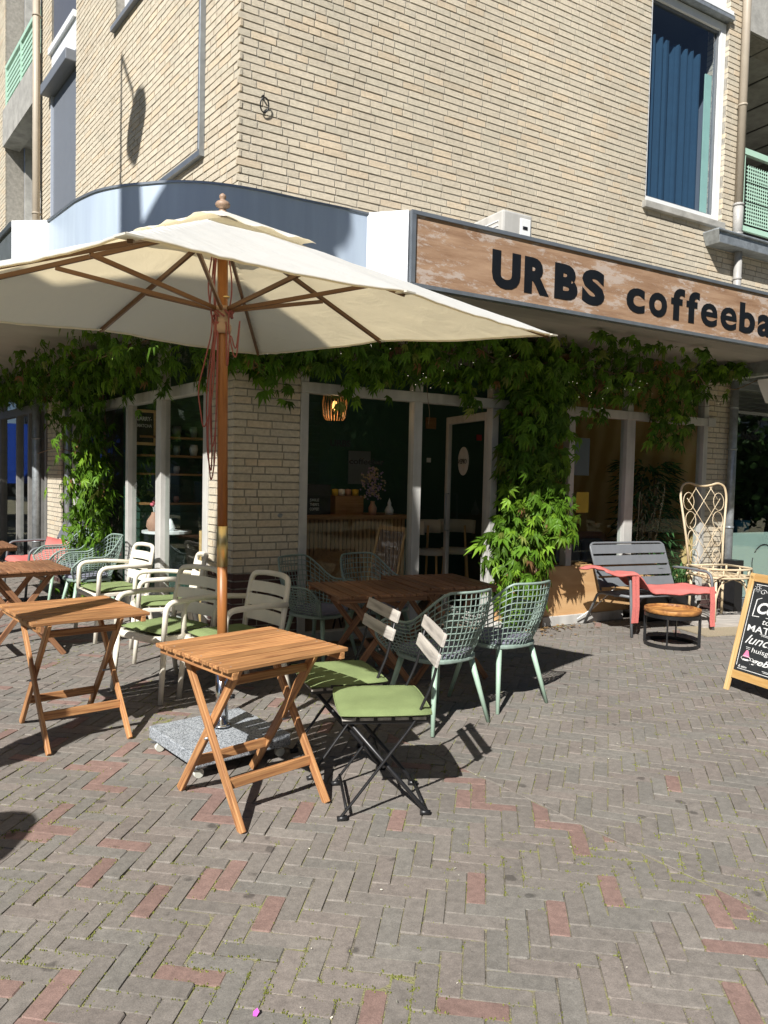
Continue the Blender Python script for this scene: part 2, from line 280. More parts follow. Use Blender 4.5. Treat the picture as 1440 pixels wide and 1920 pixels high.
# ------------------------------------------------------------ mesh builder
def rc(a=.1): 
    k = 1+random.uniform(-a, a); return (k, k, k)
class MB:
    def __init__(s): s.v = []; s.f = []; s.c = []; s.m = []; s.s = []; s.g = []
    def add(s, vs, fs, col=(1, 1, 1), mi=0, smooth=False, grain=None):
        b = len(s.v); s.v += [tuple(x) for x in vs]
        for f in fs: s.f.append(tuple(b+i for i in f)); s.c.append(col); s.m.append(mi); s.s.append(smooth)
        if grain is None: grain = [tuple(x) for x in vs]
        s.g += grain
    def obox(s, c, ax, ay, az, col=(1, 1, 1), mi=0):
        """box with half-vectors; grain runs along ax"""
        c, ax, ay, az = V(c), V(ax), V(ay), V(az); vs = []; gr = []
        off = (random.uniform(0, 50), random.uniform(0, 50), random.uniform(0, 50))
        lx, ly, lz = ax.length, ay.length, az.length
        for i in (-1, 1):
            for j in (-1, 1):
                for k in (-1, 1): vs.append(c+ax*i+ay*j+az*k); gr.append((off[0]+i*lx, off[1]+j*ly, off[2]+k*lz))
        s.add(vs, [(0, 1, 3, 2), (4, 6, 7, 5), (0, 4, 5, 1), (2, 3, 7, 6), (0, 2, 6, 4), (1, 5, 7, 3)], col, mi, False, gr)
    def box(s, x0, x1, y0, y1, z0, z1, col=(1, 1, 1), mi=0, T=None, long='x'):
        c = V(((x0+x1)/2, (y0+y1)/2, (z0+z1)/2)); hx, hy, hz = V(((x1-x0)/2, 0, 0)), V((0, (y1-y0)/2, 0)), V((0, 0, (z1-z0)/2))
        if T:
            o = T(V((0, 0, 0))); c = T(c); hx = T(hx)-o; hy = T(hy)-o; hz = T(hz)-o
        if long == 'y': hx, hy = hy, hx
        if long == 'z': hx, hz = hz, hx
        s.obox(c, hx, hy, hz, col, mi)
    def beam(s, p, q, w, h, up=(0, 0, 1), col=(1, 1, 1), mi=0):
        p, q = V(p), V(q); d = (q-p); L = d.length; d.normalize(); u = V(up); sd = d.cross(u).normalized(); u = sd.cross(d)
        s.obox((p+q)/2, d*L/2, sd*w/2, u*h/2, col, mi)
    def tube(s, pts, r, n=8, col=(1, 1, 1), mi=0, closed=False, cap=True, flat=1.0):
        pts = [V(p) for p in pts]; m = len(pts); rs = r if isinstance(r, (list, tuple)) else [r]*m
        vs = []; gr = []; prev = None; acc = 0; off = random.uniform(0, 30)
        for i, p in enumerate(pts):
            if closed: t = (pts[(i+1) % m]-pts[i-1]).normalized()
            else: t = (pts[min(i+1, m-1)]-pts[max(i-1, 0)]).normalized()
            if prev is None:
                a = V((0, 0, 1)) if abs(t.z) < .9 else V((1, 0, 0)); x = t.cross(a).normalized()
            else: x = (prev-t*prev.dot(t)).normalized()
            prev = x; y = t.cross(x)
            if i: acc += (pts[i]-pts[i-1]).length
            for k in range(n):
                a = 2*pi*k/n; vs.append(p+(x*cos(a)+y*sin(a)*flat)*rs[i]); gr.append((off+acc, off+rs[i]*cos(a), rs[i]*sin(a)))
        fs = []
        for i in range(m if closed else m-1):
            j = (i+1) % m
            for k in range(n): fs.append((i*n+k, i*n+(k+1) % n, j*n+(k+1) % n, j*n+k))
        s.add(vs, fs, col, mi, True, gr)
        if cap and not closed:
            b = len(s.v)-m*n; s.f.append(tuple(b+k for k in range(n))[::-1]); s.f.append(tuple(b+(m-1)*n+k for k in range(n)))
            s.c += [col, col]; s.m += [mi, mi]; s.s += [False, False]
    def lathe(s, prof, n=16, c=(0, 0, 0), col=(1, 1, 1), mi=0, smooth=True, axis=None):
        vs = []; c = V(c)
        for r, z in prof:
            for k in range(n): a = 2*pi*k/n; vs.append(c+V((r*cos(a), r*sin(a), z)))
        fs = []
        for i in range(len(prof)-1):
            for k in range(n): fs.append((i*n+k, i*n+(k+1) % n, (i+1)*n+(k+1) % n, (i+1)*n+k))
        s.add(vs, fs, col, mi, smooth)
    def prism(s, poly, z0, z1, col=(1, 1, 1), mi=0, T=None):
        n = len(poly); vs = [V((x, y, z0)) for x, y in poly]+[V((x, y, z1)) for x, y in poly]
        if T: vs = [T(p) for p in vs]
        s.add(vs, [tuple(range(n))[::-1], tuple(range(n, 2*n))]+[(i, (i+1) % n, n+(i+1) % n, n+i) for i in range(n)], col, mi)
    def build(s, name, mats, parent=None, bevel=0, loc=None):
        me = D.meshes.new(name); me.from_pydata(s.v, [], s.f)
        if not isinstance(mats, (list, tuple)): mats = [mats]
        for x in mats: me.materials.append(x)
        me.polygons.foreach_set('material_index', s.m); me.polygons.foreach_set('use_smooth', s.s)
        ca = me.color_attributes.new('Col', 'FLOAT_COLOR', 'CORNER'); buf = []
        for f, c in zip(s.f, s.c): buf += [*c, 1.0]*len(f)
        ca.data.foreach_set('color', buf)
        ga = me.attributes.new('Grain', 'FLOAT_VECTOR', 'POINT'); gb = []
        for g in s.g: gb += g
        ga.data.foreach_set('vector', gb)
        me.update()
        o = D.objects.new(name, me); COL.objects.link(o)
        if parent: o.parent = parent
        if bevel:
            b = o.modifiers.new('bevel', 'BEVEL'); b.width = bevel; b.segments = 2; b.limit_method = 'ANGLE'
        if loc: o.location = loc
        return o
def tag(o, label, cat, group=None, kind=None):
    if kind: o['kind'] = kind; return o
    o['label'] = label; o['category'] = cat
    if group: o['group'] = group
    return o
def thing(name, label, cat, loc=(0, 0, 0), rz=0, group=None):
    o = D.objects.new(name, None); COL.objects.link(o); o.location = loc; o.rotation_euler.z = rz; o.empty_display_size = .1
    return tag(o, label, cat, group)
def copy_tree(o, parent=None):
    c = o.copy(); COL.objects.link(c); c.parent = parent
    for ch in list(o.children): copy_tree(ch, c)
    return c
def place(proto, used, label, loc, rz, group=None):
    o = proto if not used else copy_tree(proto)
    o['label'] = label; o.location = loc; o.rotation_euler.z = rz
    if group: o['group'] = group
    return o

# wall frames
CX, CY = 1.95, 5.867
ANG = radians(98.69); LDx, LDy = cos(ANG), sin(ANG); LNx, LNy = -LDy, LDx   # left wall direction, outward normal
def TR(p): return V((CX+p[0], CY+p[1], p[2]))                 # right wall: x along, y inward
def TL(p): return V((CX+LDx*p[0]-LNx*p[1], CY+LDy*p[0]-LNy*p[1], p[2]))
S_ = lambda o: tag(o, None, None, kind='structure')

# ------------------------------------------------------------ ground
g = MB(); g.add([(-60, -60, -.0055), (90, -60, -.0055), (90, 80, -.0055), (-60, 80, -.0055)], [(0, 1, 2, 3)], (1, 1, 1))
gr = g.build('paving_bed', M['joint']); S_(gr)
def clip(poly, a, b, c):      # keep a*x+b*y<=c
    out = []; n = len(poly)
    for i in range(n):
        p, q = poly[i], poly[(i+1) % n]; dp = a*p[0]+b*p[1]-c; dq = a*q[0]+b*q[1]-c
        if dp <= 0: out.append(p)
        if dp*dq < 0: t = dp/(dp-dq); out.append((p[0]+(q[0]-p[0])*t, p[1]+(q[1]-p[1])*t))
    return out
def seam_side(): 
    a = radians(-83); dx, dy = cos(a), sin(a); nx, ny = -dy, dx   # normal to the right (+x)
    return nx, ny, nx*CX+ny*CY
def paving(name, ang, side, seedv, redf):
    rnd = random.Random(seedv); mb = MB(); W = .0705; n = 3; ca, sa = cos(ang), sin(ang)
    nx, ny, nc = seam_side()
    def brick(i0, j0, i1, j1):
        x0, y0, x1, y1 = i0*W, j0*W, i1*W, j1*W; gp = rnd.uniform(.0008, .0024)
        jit = rnd.uniform(-.0016, .0016), rnd.uniform(-.0016, .0016), rnd.uniform(-.010, .010)
        cx, cy = (x0+x1)/2, (y0+y1)/2; hx, hy = (x1-x0)/2-gp, (y1-y0)/2-gp
        wx, wy = cx*ca-cy*sa+2, cx*sa+cy*ca+3
        if not (-3.2 < wx < 10.5 and .9 < wy < 15): return
        # outside the view or inside the building
        if side*(nx*wx+ny*wy-nc) < -.16: return
        if wy > CY-.02 and wx > CX-.02: return
        if (wx-CX)*LNx+(wy-CY)*LNy < .0 and wy > CY-.02: return
        fx = wx*.868-wy*.497; fz = wx*.497+wy*.868
        if fz < 1.2 or abs(fx) > fz*.62+.6: return
        rr = radians(1)*jit[2]*60; c2, s2 = cos(ang+rr), sin(ang+rr)
        # outline with slightly worn, irregular corners
        P = []
        for sx, sy in ((-1, -1), (1, -1), (1, 1), (-1, 1)):
            k = rnd.uniform(.002, .009) if fz < 5 else .004
            a_ = (sx*(hx-k), sy*hy); b_ = (sx*hx, sy*(hy-k)); P += [a_, b_] if sx*sy > 0 else [b_, a_]
        # order: for (-1,-1): b? fix by angle
        P.sort(key=lambda q: atan2(q[1], q[0]))
        poly = [(cxr*c2-cyr*s2+wx+jit[0], cxr*s2+cyr*c2+wy+jit[1]) for cxr, cyr in P]
        poly = clip(poly, -side*nx, -side*ny, -side*nc-.004)
        if len(poly) < 3: return
        zz = -.001+.004*noise.noise((wx*1.5, wy*1.5, 9))+rnd.uniform(-.0018, .0018); tx, ty = rnd.uniform(-.022, .022), rnd.uniform(-.022, .022)
        mx, my = sum(p[0] for p in poly)/len(poly), sum(p[1] for p in poly)/len(poly)
        big = noise.noise((wx*.35+7, wy*.35, seedv)); redp = redf(wx, wy)
        v = rnd.uniform(.92, 1.08)
        if rnd.random() < redp: col = (.222*v, .147*v, .125*v)
        elif rnd.random() < .25: col = (.196*v, .170*v, .150*v)
        elif rnd.random() < .25: col = (.180*v, .168*v, .149*v)
        else: col = (.190*v, .171*v, .151*v)
        ins = .0035; top = []; low = []
        for (x, y) in poly:
            d = sqrt((x-mx)**2+(y-my)**2); z = zz+tx*(x-mx)+ty*(y-my); k = (d-ins)/d
            top.append((mx+(x-mx)*k, my+(y-my)*k, z)); low.append((x, y, z-.004))
        base = [(x, y, -.009) for x, y in poly]; q = len(poly)
        mb.add(top+low+base, [tuple(range(q))]+[(i+q, (i+1) % q+q, (i+1) % q, i) for i in range(q)]+[(i+2*q, (i+1) % q+2*q, (i+1) % q+q, i+q) for i in range(q)], col)
    R = 190
    for y in range(-R, R):
        for mm in range(-R//6-40, R//6+40):
            x0 = y+2*n*mm
            if abs(x0) < R: brick(x0, y, x0+n, y+1)
    for x in range(-R, R):
        for mm in range(-R//6-40, R//6+40):
            y0 = x+1+2*n*mm
            if abs(y0) < R: brick(x, y0, x+1, y0+n)
    return S_(mb.build(name, M['paver']))
def redA(x, y):
    p = .07
    d = x+.15*(y-3)
    if x < 1.2 and y < 4.2: p += .10
    if y < 1.9: p *= .8
    nx, ny, nc = seam_side(); ds = abs(nx*x+ny*y-nc)
    if ds < .28 and y < 3.6: p += .22
    if y > 5.2: p = .06
    return p
def redB(x, y): return .006
paving('herringbone_paving', radians(-37.5), -1, 3, redA)
paving('herringbone_paving', radians(-46.5), 1, 5, redB)
# moss and weeds growing in the joints
mo = MB(); rnd = random.Random(11)
for i in range(9000):
    fz = rnd.uniform(1.7, 6.5)**1.0; fx = rnd.uniform(-.56, .56)*fz; x = fx*.868+fz*.497; y = -fx*.497+fz*.868
    nx, ny, nc = seam_side(); left = nx*x+ny*y < nc; a = radians(-37.5 if left else -46.5); W = .0705
    lx, ly = (x-2)*cos(a)+(y-3)*sin(a), -(x-2)*sin(a)+(y-3)*cos(a)
    if rnd.random() < .5: lx = round(lx/W)*W; ly += rnd.uniform(-.02, .02)
    else: ly = round(ly/W)*W
    # only where a joint really runs: both cells belong to different bricks
    if noise.noise((x*1.3, y*1.3, 4)) < .05 and rnd.random() < .82: continue
    def cell(px, py):
        i, j = math.floor(px/W), math.floor(py/W); f = (i-j) % 6
        return ('h', i-f, j) if f < 3 else ('v', i, j-(5-f))
    e = .008
    if cell(lx-e, ly-e) == cell(lx+e, ly+e) or (cell(lx+e, ly) == cell(lx-e, ly) and cell(lx, ly+e) == cell(lx, ly-e)): continue
    x, y = lx*cos(a)-ly*sin(a)+2, lx*sin(a)+ly*cos(a)+3
    if y > 5.7 and x > 1.9: continue
    big = rnd.random() < .05
    for k in range(rnd.randint(2, 5)+(6 if big else 0)):
        r = rnd.uniform(.0015, .004)*(1.5 if big else 1); sp = .012 if big else .006; px, py = x+rnd.gauss(0, sp), y+rnd.gauss(0, sp); h = rnd.uniform(.001, .005)
        t = rnd.uniform(0, 6.3); v = rnd.uniform(.7, 1.2)
        mo.add([(px+r*cos(t), py+r*sin(t), -.003), (px+r*cos(t+2.1), py+r*sin(t+2.1), -.003), (px+r*cos(t+4.2), py+r*sin(t+4.2), -.003), (px, py, h)], [(0, 1, 3), (1, 2, 3), (2, 0, 3)], (.23*v, .25*v, .055*v))
tag(mo.build('joint_moss', M['leaf']), None, None, kind='stuff')

# ------------------------------------------------------------ brickwork
def brickwork(mb, T, x0, x1, z0, z1, holes=(), dark=None, ph=0, jog=(0, 0), seedv=1, course=.0630):
    """real bricks proud of a mortar bed; holes = (xa, xb, za, zb); jog = extra length at the ends on alternate courses"""
    rnd = random.Random(seedv); k0 = int(round(z0/course)); k1 = int(math.ceil(z1/course-.01)); H = .0505
    for k in range(k0, k1):
        za = k*course+.006; zb = za+H; zm = (za+zb)/2
        if zb > z1+.03: break
        iv = [(x0-(jog[0] if (k+ph) % 2 else 0), x1+(jog[1] if (k+ph) % 2 else 0))]
        for h in holes:
            if h[2] < zm < h[3]:
                nv = []
                for a, b in iv:
                    if h[1] <= a or h[0] >= b: nv.append((a, b)); continue
                    if h[0] > a: nv.append((a, h[0]))
                    if h[1] < b: nv.append((h[1], b))
                iv = nv
        for a, b in iv:
            if b-a < .02: continue
            x = a; first = True
            while x < b-.012:
                L = .206 if rnd.random() < .72 else .098
                if first: L = (.206, .098, .150)[(k*2+(k//3)) % 3]; first = False
                if b-(x+L) < .06: L = b-x
                xe = min(x+L, b); c = rnd.random(); v = rnd.uniform(.94, 1.06)
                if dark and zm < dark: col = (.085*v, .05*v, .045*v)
                elif c < .13: col = (.585*v, .49*v, .36*v)
                elif c < .30: col = (.54*v, .485*v, .38*v)
                elif c < .34: col = (.52*v, .45*v, .34*v)
                else: col = (.56*v, .495*v, .385*v)
                dy = rnd.uniform(-.0025, .0015); rz_ = rnd.uniform(-.0012, .0012)
                p = [(x, dy, za+rz_), (xe, dy, za-rz_), (xe, dy+rnd.uniform(-.001, .001), zb-rz_), (x, dy, zb+rz_)]
                q = [(X, .02, Z) for X, Y, Z in p]
                mb.add([T(t) for t in p+q], [(0, 1, 2, 3), (4, 5, 1, 0), (5, 6, 2, 1), (6, 7, 3, 2), (7, 4, 0, 3)], col)
                x = xe+.0115
def rect_minus(mb, T, x0, x1, z0, z1, holes, y, thick, mi=0, col=(1, 1, 1)):
    """solid wall of boxes round the holes"""
    xs = sorted(set([x0, x1]+[min(max(h[i], x0), x1) for h in holes for i in (0, 1)])); zs = sorted(set([z0, z1]+[min(max(h[i], z0), z1) for h in holes for i in (2, 3)]))
    for a, b in zip(xs, xs[1:]):
        run = None
        for c, d in list(zip(zs, zs[1:]))+[(None, None)]:
            inside = c is None or any(h[0] <= (a+b)/2 <= h[1] and h[2] <= (c+d)/2 <= h[3] for h in holes)
            if inside:
                if run: mb.box(a, b, y, y+thick, run[0], run[1], col, mi, T); run = None
            else: run = (run[0], d) if run else (c, d)

bld = thing('corner_building', 'yellow brick corner building with a coffee bar below and balconies above', 'building', (CX, CY, 0))
def part(name, mb, mats, parent=None, bevel=0):
    o = mb.build(name, mats); o.parent = parent or bld
    o.matrix_parent_inverse = Matrix.Translation(-V((CX, CY, 0))) if parent is None else Matrix.Identity(4)
    if bevel: b = o.modifiers.new('bevel', 'BEVEL'); b.width = bevel; b.segments = 2; b.limit_method = 'ANGLE'
    return o
TOP = 9.6
# right wall
holesR = [(4.62, 5.94, 4.62, 7.6), (6.20, 9.9, 4.52, 6.92)]
b = MB(); brickwork(b, TR, 0.0, 11.0, 3.0, TOP, holesR, jog=(.013, 0), seedv=1)
rect_minus(b, TR, .02, 11.0, 2.9, TOP, holesR, .0060, .28, 1)
brickwork(b, lambda p: TR((5.94+p[1], p[0]+.0, p[2])), .0, .30, 4.62, 7.6, (), seedv=9)     # right reveal of the upper window
part('brick_wall', b, [M['brick'], M['mortar']])
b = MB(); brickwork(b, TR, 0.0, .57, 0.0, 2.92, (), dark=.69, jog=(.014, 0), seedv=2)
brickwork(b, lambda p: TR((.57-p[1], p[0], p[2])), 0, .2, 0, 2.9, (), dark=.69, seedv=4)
rect_minus(b, TR, .02, .56, 0, 2.92, [], .0060, .25, 1)
part('brick_pier', b, [M['brick'], M['mortar']])
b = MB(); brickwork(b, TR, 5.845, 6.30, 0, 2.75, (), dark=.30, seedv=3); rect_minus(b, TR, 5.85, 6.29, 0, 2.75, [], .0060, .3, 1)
part('brick_pier', b, [M['brick'], M['mortar']])
# left wall
holesL = [(1.96, 2.92, 6.30, 8.2), (4.35, 5.47, 2.9, TOP), (6.02, 8.25, 2.9, TOP)]
b = MB(); brickwork(b, TL, 0.0, 11.5, 3.0, TOP, holesL, ph=1, jog=(.011, 0), seedv=6)
rect_minus(b, TL, .02, 11.5, 2.9, TOP, holesL, .0060, .28, 1)
brickwork(b, lambda p: TL((1.96+(-p[1]), p[0], p[2])), 0, .2, 6.30, 8.2, (), seedv=21)
part('brick_wall', b, [M['brick'], M['mortar']])
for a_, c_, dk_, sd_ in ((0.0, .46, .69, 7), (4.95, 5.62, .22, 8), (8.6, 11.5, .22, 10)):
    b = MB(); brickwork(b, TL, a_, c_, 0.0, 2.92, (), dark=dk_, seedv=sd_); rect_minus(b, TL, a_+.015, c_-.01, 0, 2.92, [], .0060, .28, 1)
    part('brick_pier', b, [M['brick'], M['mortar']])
# roof slab, keeps daylight from leaking into rooms
b = MB(); b.prism([(CX+.1, CY+.3), (CX+11, CY+.3), (CX+11, CY+12), (CX+LDx*11.5+.6, CY+12), (CX+LDx*.3+.3, CY+.6)], 2.96, 3.06); b.prism([(CX+.1, CY+.3), (CX+11, CY+.3), (CX+11, CY+12), (CX+LDx*11.5+.6, CY+12), (CX+LDx*.3+.3, CY+.6)], TOP-.1, TOP)
part('floor_slab', b, M['concrete'])

# upper right window
wn = MB(); a0, a1, c0, c1 = 4.62, 5.935, 4.612, 6.93
fy = .045
for x0, x1, z0, z1 in ((a0, a0+.07, c0, c1), (a1-.09, a1, c0, c1), (a0+.07, a1-.09, c0, c0+.085), (a0+.07, a1-.09, c1-.09, c1)): wn.box(x0, x1, fy, fy+.09, z0, z1, T=TR)
win = part('upper_window', wn, M['white'], bevel=.004)
b = MB(); b.box(a0+.07, a0+.095, fy+.03, fy+.07, c0+.085, c1-.09, T=TR); b.box(a1-.115, a1-.09, fy+.03, fy+.07, c0+.085, c1-.09, T=TR); b.box(a0+.095, a1-.115, fy+.03, fy+.07, c1-.115, c1-.09, T=TR); b.box(a0+.095, a1-.115, fy+.03, fy+.07, c0+.085, c0+.105, T=TR)
part('glazing_bead', b, M['darkgrey'], win)
b = MB(); b.add([TR(p) for p in ((a0+.07, fy+.05, c0+.085), (a1-.09, fy+.05, c0+.085), (a1-.09, fy+.05, c1-.09), (a0+.07, fy+.05, c1-.09))], [(0, 1, 2, 3)]); part('pane', b, M['glassup'], win)
b = MB(); pts = []; n = 90
for i in range(n+1):
    x = a0-.1+(a1-a0-.12)*i/n; y = .24+.05*sin(i*.62+1.6*sin(i*.17))+.015*sin(i*2.1); pts.append((x, y))
vs = [TR((x, y, c0-.3)) for x, y in pts]+[TR((x, y, c1-.35)) for x, y in pts]
b.add(vs, [(i, i+1, n+2+i, n+1+i) for i in range(n)], (1, 1, 1), 0, True); part('curtain', b, M['curtain'], win)
b = MB(); b.box(5.69, 5.80, .115, .13, c0-.2, c1-.6, T=TR); part('inner_curtain', b, M['greenpaint'], win)
b = MB(); b.box(a0-.4, a1+.4, 1.6, 1.7, 3.1, 7.2, T=TR); b.box(a0-.4, a0-.3, .3, 1.6, 3.1, 7.2, T=TR); b.box(a1+.14, a1+.24, .3, 1.6, 3.1, 7.2, T=TR); b.box(a0-.3, a1+.14, .3, 1.6, 7.1, 7.2, T=TR); part('room_wall', b, M['shutter'], win)
b = MB(); b.box(a0-.04, a1+.0, -.055, .10, 4.53, 4.605, T=TR); part('window_sill', b, M['concrete'], bevel=.006)
b = MB(); b.box(a0-.0, a1+.0, .06, .12, 7.03, 7.6, T=TR); b.box(a0, a1, -.05, .12, 6.985, 7.03, (1, 1, 1), 0, TR); part('spandrel_panel', b, M['cap'])
b = MB(); b.box(a0, a1+.03, -.045, .10, 6.94, 6.985, T=TR); part('shade_box', b, M['zinc'])
# loggia on the right
b = MB(); b.box(6.28, 9.9, -.03, .25, 6.93, 7.6, T=TR); part('balcony_edge', b, M['concrete'])
b = MB(); b.box(6.2, 9.9, .02, 2.4, 6.93, 7.1, T=TR)
for i in range(5): b.box(6.2+.62*i+.55, 6.2+.62*i+.57, .05, 2.3, 6.915, 6.93, (.3, .3, .3), 0, TR)
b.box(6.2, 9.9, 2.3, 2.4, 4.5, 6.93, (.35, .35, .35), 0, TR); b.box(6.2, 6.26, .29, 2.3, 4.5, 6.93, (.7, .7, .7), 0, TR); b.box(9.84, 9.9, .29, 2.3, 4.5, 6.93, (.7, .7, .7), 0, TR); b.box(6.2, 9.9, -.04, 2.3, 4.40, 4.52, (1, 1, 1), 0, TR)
part('balcony', b, M['concrete'])
rl = MB(); rl.box(6.27, 9.85, -.02, .03, 5.50, 5.57, T=TR); rl.box(6.27, 9.85, -.015, .02, 4.60, 4.66, T=TR)
for x in (6.28, 7.5, 8.7): rl.box(x, x+.04, -.01, .02, 4.66, 5.5, T=TR)
railR = part('balcony_railing', rl, M['greenpaint'])
b = MB()
for z0, z1 in ((4.68, 4.94), (4.955, 5.17), (5.185, 5.38)):
    vs = [TR(p) for p in ((6.33, -.022, z0), (9.8, -.022, z0), (9.8, -.022, z1), (6.33, -.022, z1))]
    b.add(vs, [(0, 1, 2, 3)], grain=[(p.x-5, p.z, 0) for p in vs])
part('perforated_sheet', b, M['perf'], railR)
# upper left windows and shutters
b = MB()
for x0, x1, z0, z1 in ((1.96, 2.02, 6.33, 8.2), (2.86, 2.92, 6.33, 8.2), (2.02, 2.86, 6.33, 6.42)): b.box(x0, x1, .1, .16, z0, z1, T=TL)
w2 = part('upper_window', b, M['white'])
b = MB(); b.add([TL(p) for p in ((2.02, .13, 6.42), (2.86, .13, 6.42), (2.86, .13, 8.2), (2.02, .13, 8.2))], [(0, 1, 2, 3)]); part('pane', b, M['glassup'], w2)
b = MB(); b.box(1.94, 2.94, -.05, .1, 6.275, 6.325, T=TL); part('window_sill', b, M['shutter'])
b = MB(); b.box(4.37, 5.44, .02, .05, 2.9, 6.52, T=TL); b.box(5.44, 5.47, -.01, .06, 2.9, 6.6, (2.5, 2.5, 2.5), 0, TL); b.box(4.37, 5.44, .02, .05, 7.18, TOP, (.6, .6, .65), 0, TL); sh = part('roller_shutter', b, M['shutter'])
b = MB(); b.box(4.34, 5.52, -.13, .10, 6.55, 6.69, T=TL); part('shutter_box', b, M['shutter'], sh, bevel=.01)
b = MB(); b.box(4.35, 5.46, .0, .06, 6.72, 7.10, T=TL); part('spandrel_panel', b, M['cap'])
b = MB(); b.box(4.35, 5.50, -.04, .10, 7.10, 7.18, T=TL); part('window_sill', b, M['cap'])
# left loggia
b = MB(); b.box(6.02, 8.25, -.04, .22, 6.78, 7.36, T=TL); part('balcony_edge', b, M['concrete'])
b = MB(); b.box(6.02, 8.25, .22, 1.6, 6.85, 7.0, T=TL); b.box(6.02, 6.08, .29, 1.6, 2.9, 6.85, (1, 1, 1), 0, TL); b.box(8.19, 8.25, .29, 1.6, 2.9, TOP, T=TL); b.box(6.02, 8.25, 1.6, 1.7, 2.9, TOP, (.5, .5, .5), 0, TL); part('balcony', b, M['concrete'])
b = MB(); b.box(7.2, 8.19, .55, .60, 3.1, 6.80, T=TL); b.box(7.2, 8.19, .55, .60, 7.36, TOP, T=TL); part('balcony_door', b, M['cap'])
for z0, nm in ((7.36, 1), (4.3, 2)):
    b = MB(); b.box(6.1, 8.15, -.02, .03, z0+.62, z0+.68, T=TL)
    for i in range(7): b.box(6.1, 8.15, -.005, .01, z0+.03+.08*i, z0+.075+.08*i, T=TL)
    for x in (6.1, 7.1, 8.1): b.box(x, x+.04, -.02, .02, z0, z0+.62, T=TL)
    part('balcony_railing', b, M['greenpaint'])
# conduit on the left wall
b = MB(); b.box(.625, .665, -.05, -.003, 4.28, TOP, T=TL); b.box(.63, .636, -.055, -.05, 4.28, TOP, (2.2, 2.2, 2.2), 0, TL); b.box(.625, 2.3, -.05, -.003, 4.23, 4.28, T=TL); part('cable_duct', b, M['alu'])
# drain pipes
def pipe(T, x, y, r, z0, z1, m_, clips=()):
    b = MB(); b.tube([T((x, y, z0)), T((x, y, z1))], r, 16)
    for z in clips: b.tube([T((x, y, z-.012)), T((x, y, z+.012))], r*1.13, 16, (.9, .9, .9)); b.box(x-.01, x+.01, y+r, .0, z-.01, z+.01, (.8, .8, .8), 0, T)
    return part('drain_pipe', b, m_)
pipe(TR, 6.13, -.075, .048, 4.86, TOP, M['pipe'], (6.0, 7.6)); pipe(TR, 6.13, -.075, .056, 4.43, 4.86, M['pipegrey'], (4.84, 4.5))
pipe(TR, 6.17, -.07, .046, 3.36, 4.30, M['pipegrey'], (3.98,)); pipe(TR, 6.22, -.07, .048, 0, 2.85, M['zinc'], (2.45, 1.95, 1.0))
pipe(TL, 5.93, -.08, .05, 3.35, TOP, M['pipe'], (5.1, 7.8)); pipe(TL, 5.80, -.10, .058, 0, 2.9, M['zinc'], (1.95, .5)); pipe(TL, 4.55, -.02, .045, 0, 2.9, M['zinc'], ())
b = MB(); b.box(5.66, 6.95, -.19, -.004, 4.30, 4.43, T=TR); b.prism([(5.60, -.22), (6.99, -.22), (6.99, -.003), (5.60, -.003)], 4.43, 4.447, (1.3, 1.3, 1.3), 0, TR)
b.add([TR(p) for p in ((5.66, -.19, 4.30), (5.66, -.004, 4.30), (5.60, -.22, 4.43), (5.60, -.004, 4.43))], [(0, 1, 3, 2)]); part('rain_hopper', b, M['zinc'], bevel=.004)

# ------------------------------------------------------------ canopy round the corner
zb, zt = 2.875, 3.40
curve = [(.62, -1.03), (.40, -1.03), (.10, -1.02), (-.14, -1.02), (-.35, -1.00), (-.55, -.945), (-.73, -.84), (-.87, -.71), (-1.0, -.575), (-1.10, -.42), (-1.16, -.27), (-1.208, -.12)]
dense = []
for i in range(len(curve)-1):
    p0 = curve[max(i-1, 0)]; p1 = curve[i]; p2 = curve[i+1]; p3 = curve[min(i+2, len(curve)-1)]
    for k in range(4):
        t = k/4; dense.append(tuple(.5*((2*p1[j])+(-p0[j]+p2[j])*t+(2*p0[j]-5*p1[j]+4*p2[j]-p3[j])*t*t+(-p0[j]+3*p1[j]-3*p2[j]+p3[j])*t**3) for j in (0, 1)))
dense.append(curve[-1])
def l2(s, off): p = TL((s, -off, 0)); return (p.x-CX, p.y-CY)
lend = l2(.63, 1.24)
curveL = dense+[lend]
outer = [(11, -1.25), (.85, -1.25)]+curveL+[l2(.85, 1.46), l2(11.5, 1.46)]
inner = [l2(11.5, -.2), (.15, .15), (11, .15)]
W2 = lambda p: V((CX+p[0], CY+p[1], p[2]))
def inset(poly, d):     # crude inset towards the wall
    return [(x*1.0+(0), y) for x, y in poly]
b = MB()
sof = [(11, -1.22), (.87, -1.22)]+[(x*.985+.01, y*.985) for x, y in curveL]+[l2(.87, 1.43), l2(11.5, 1.43)]+inner
b.prism(sof, 2.90, 2.95, (1, 1, 1), 0, W2); b.prism(sof, 3.30, 3.36, (.6, .6, .6), 0, W2)
part('canopy_soffit', b, M['soffit'])
b = MB()
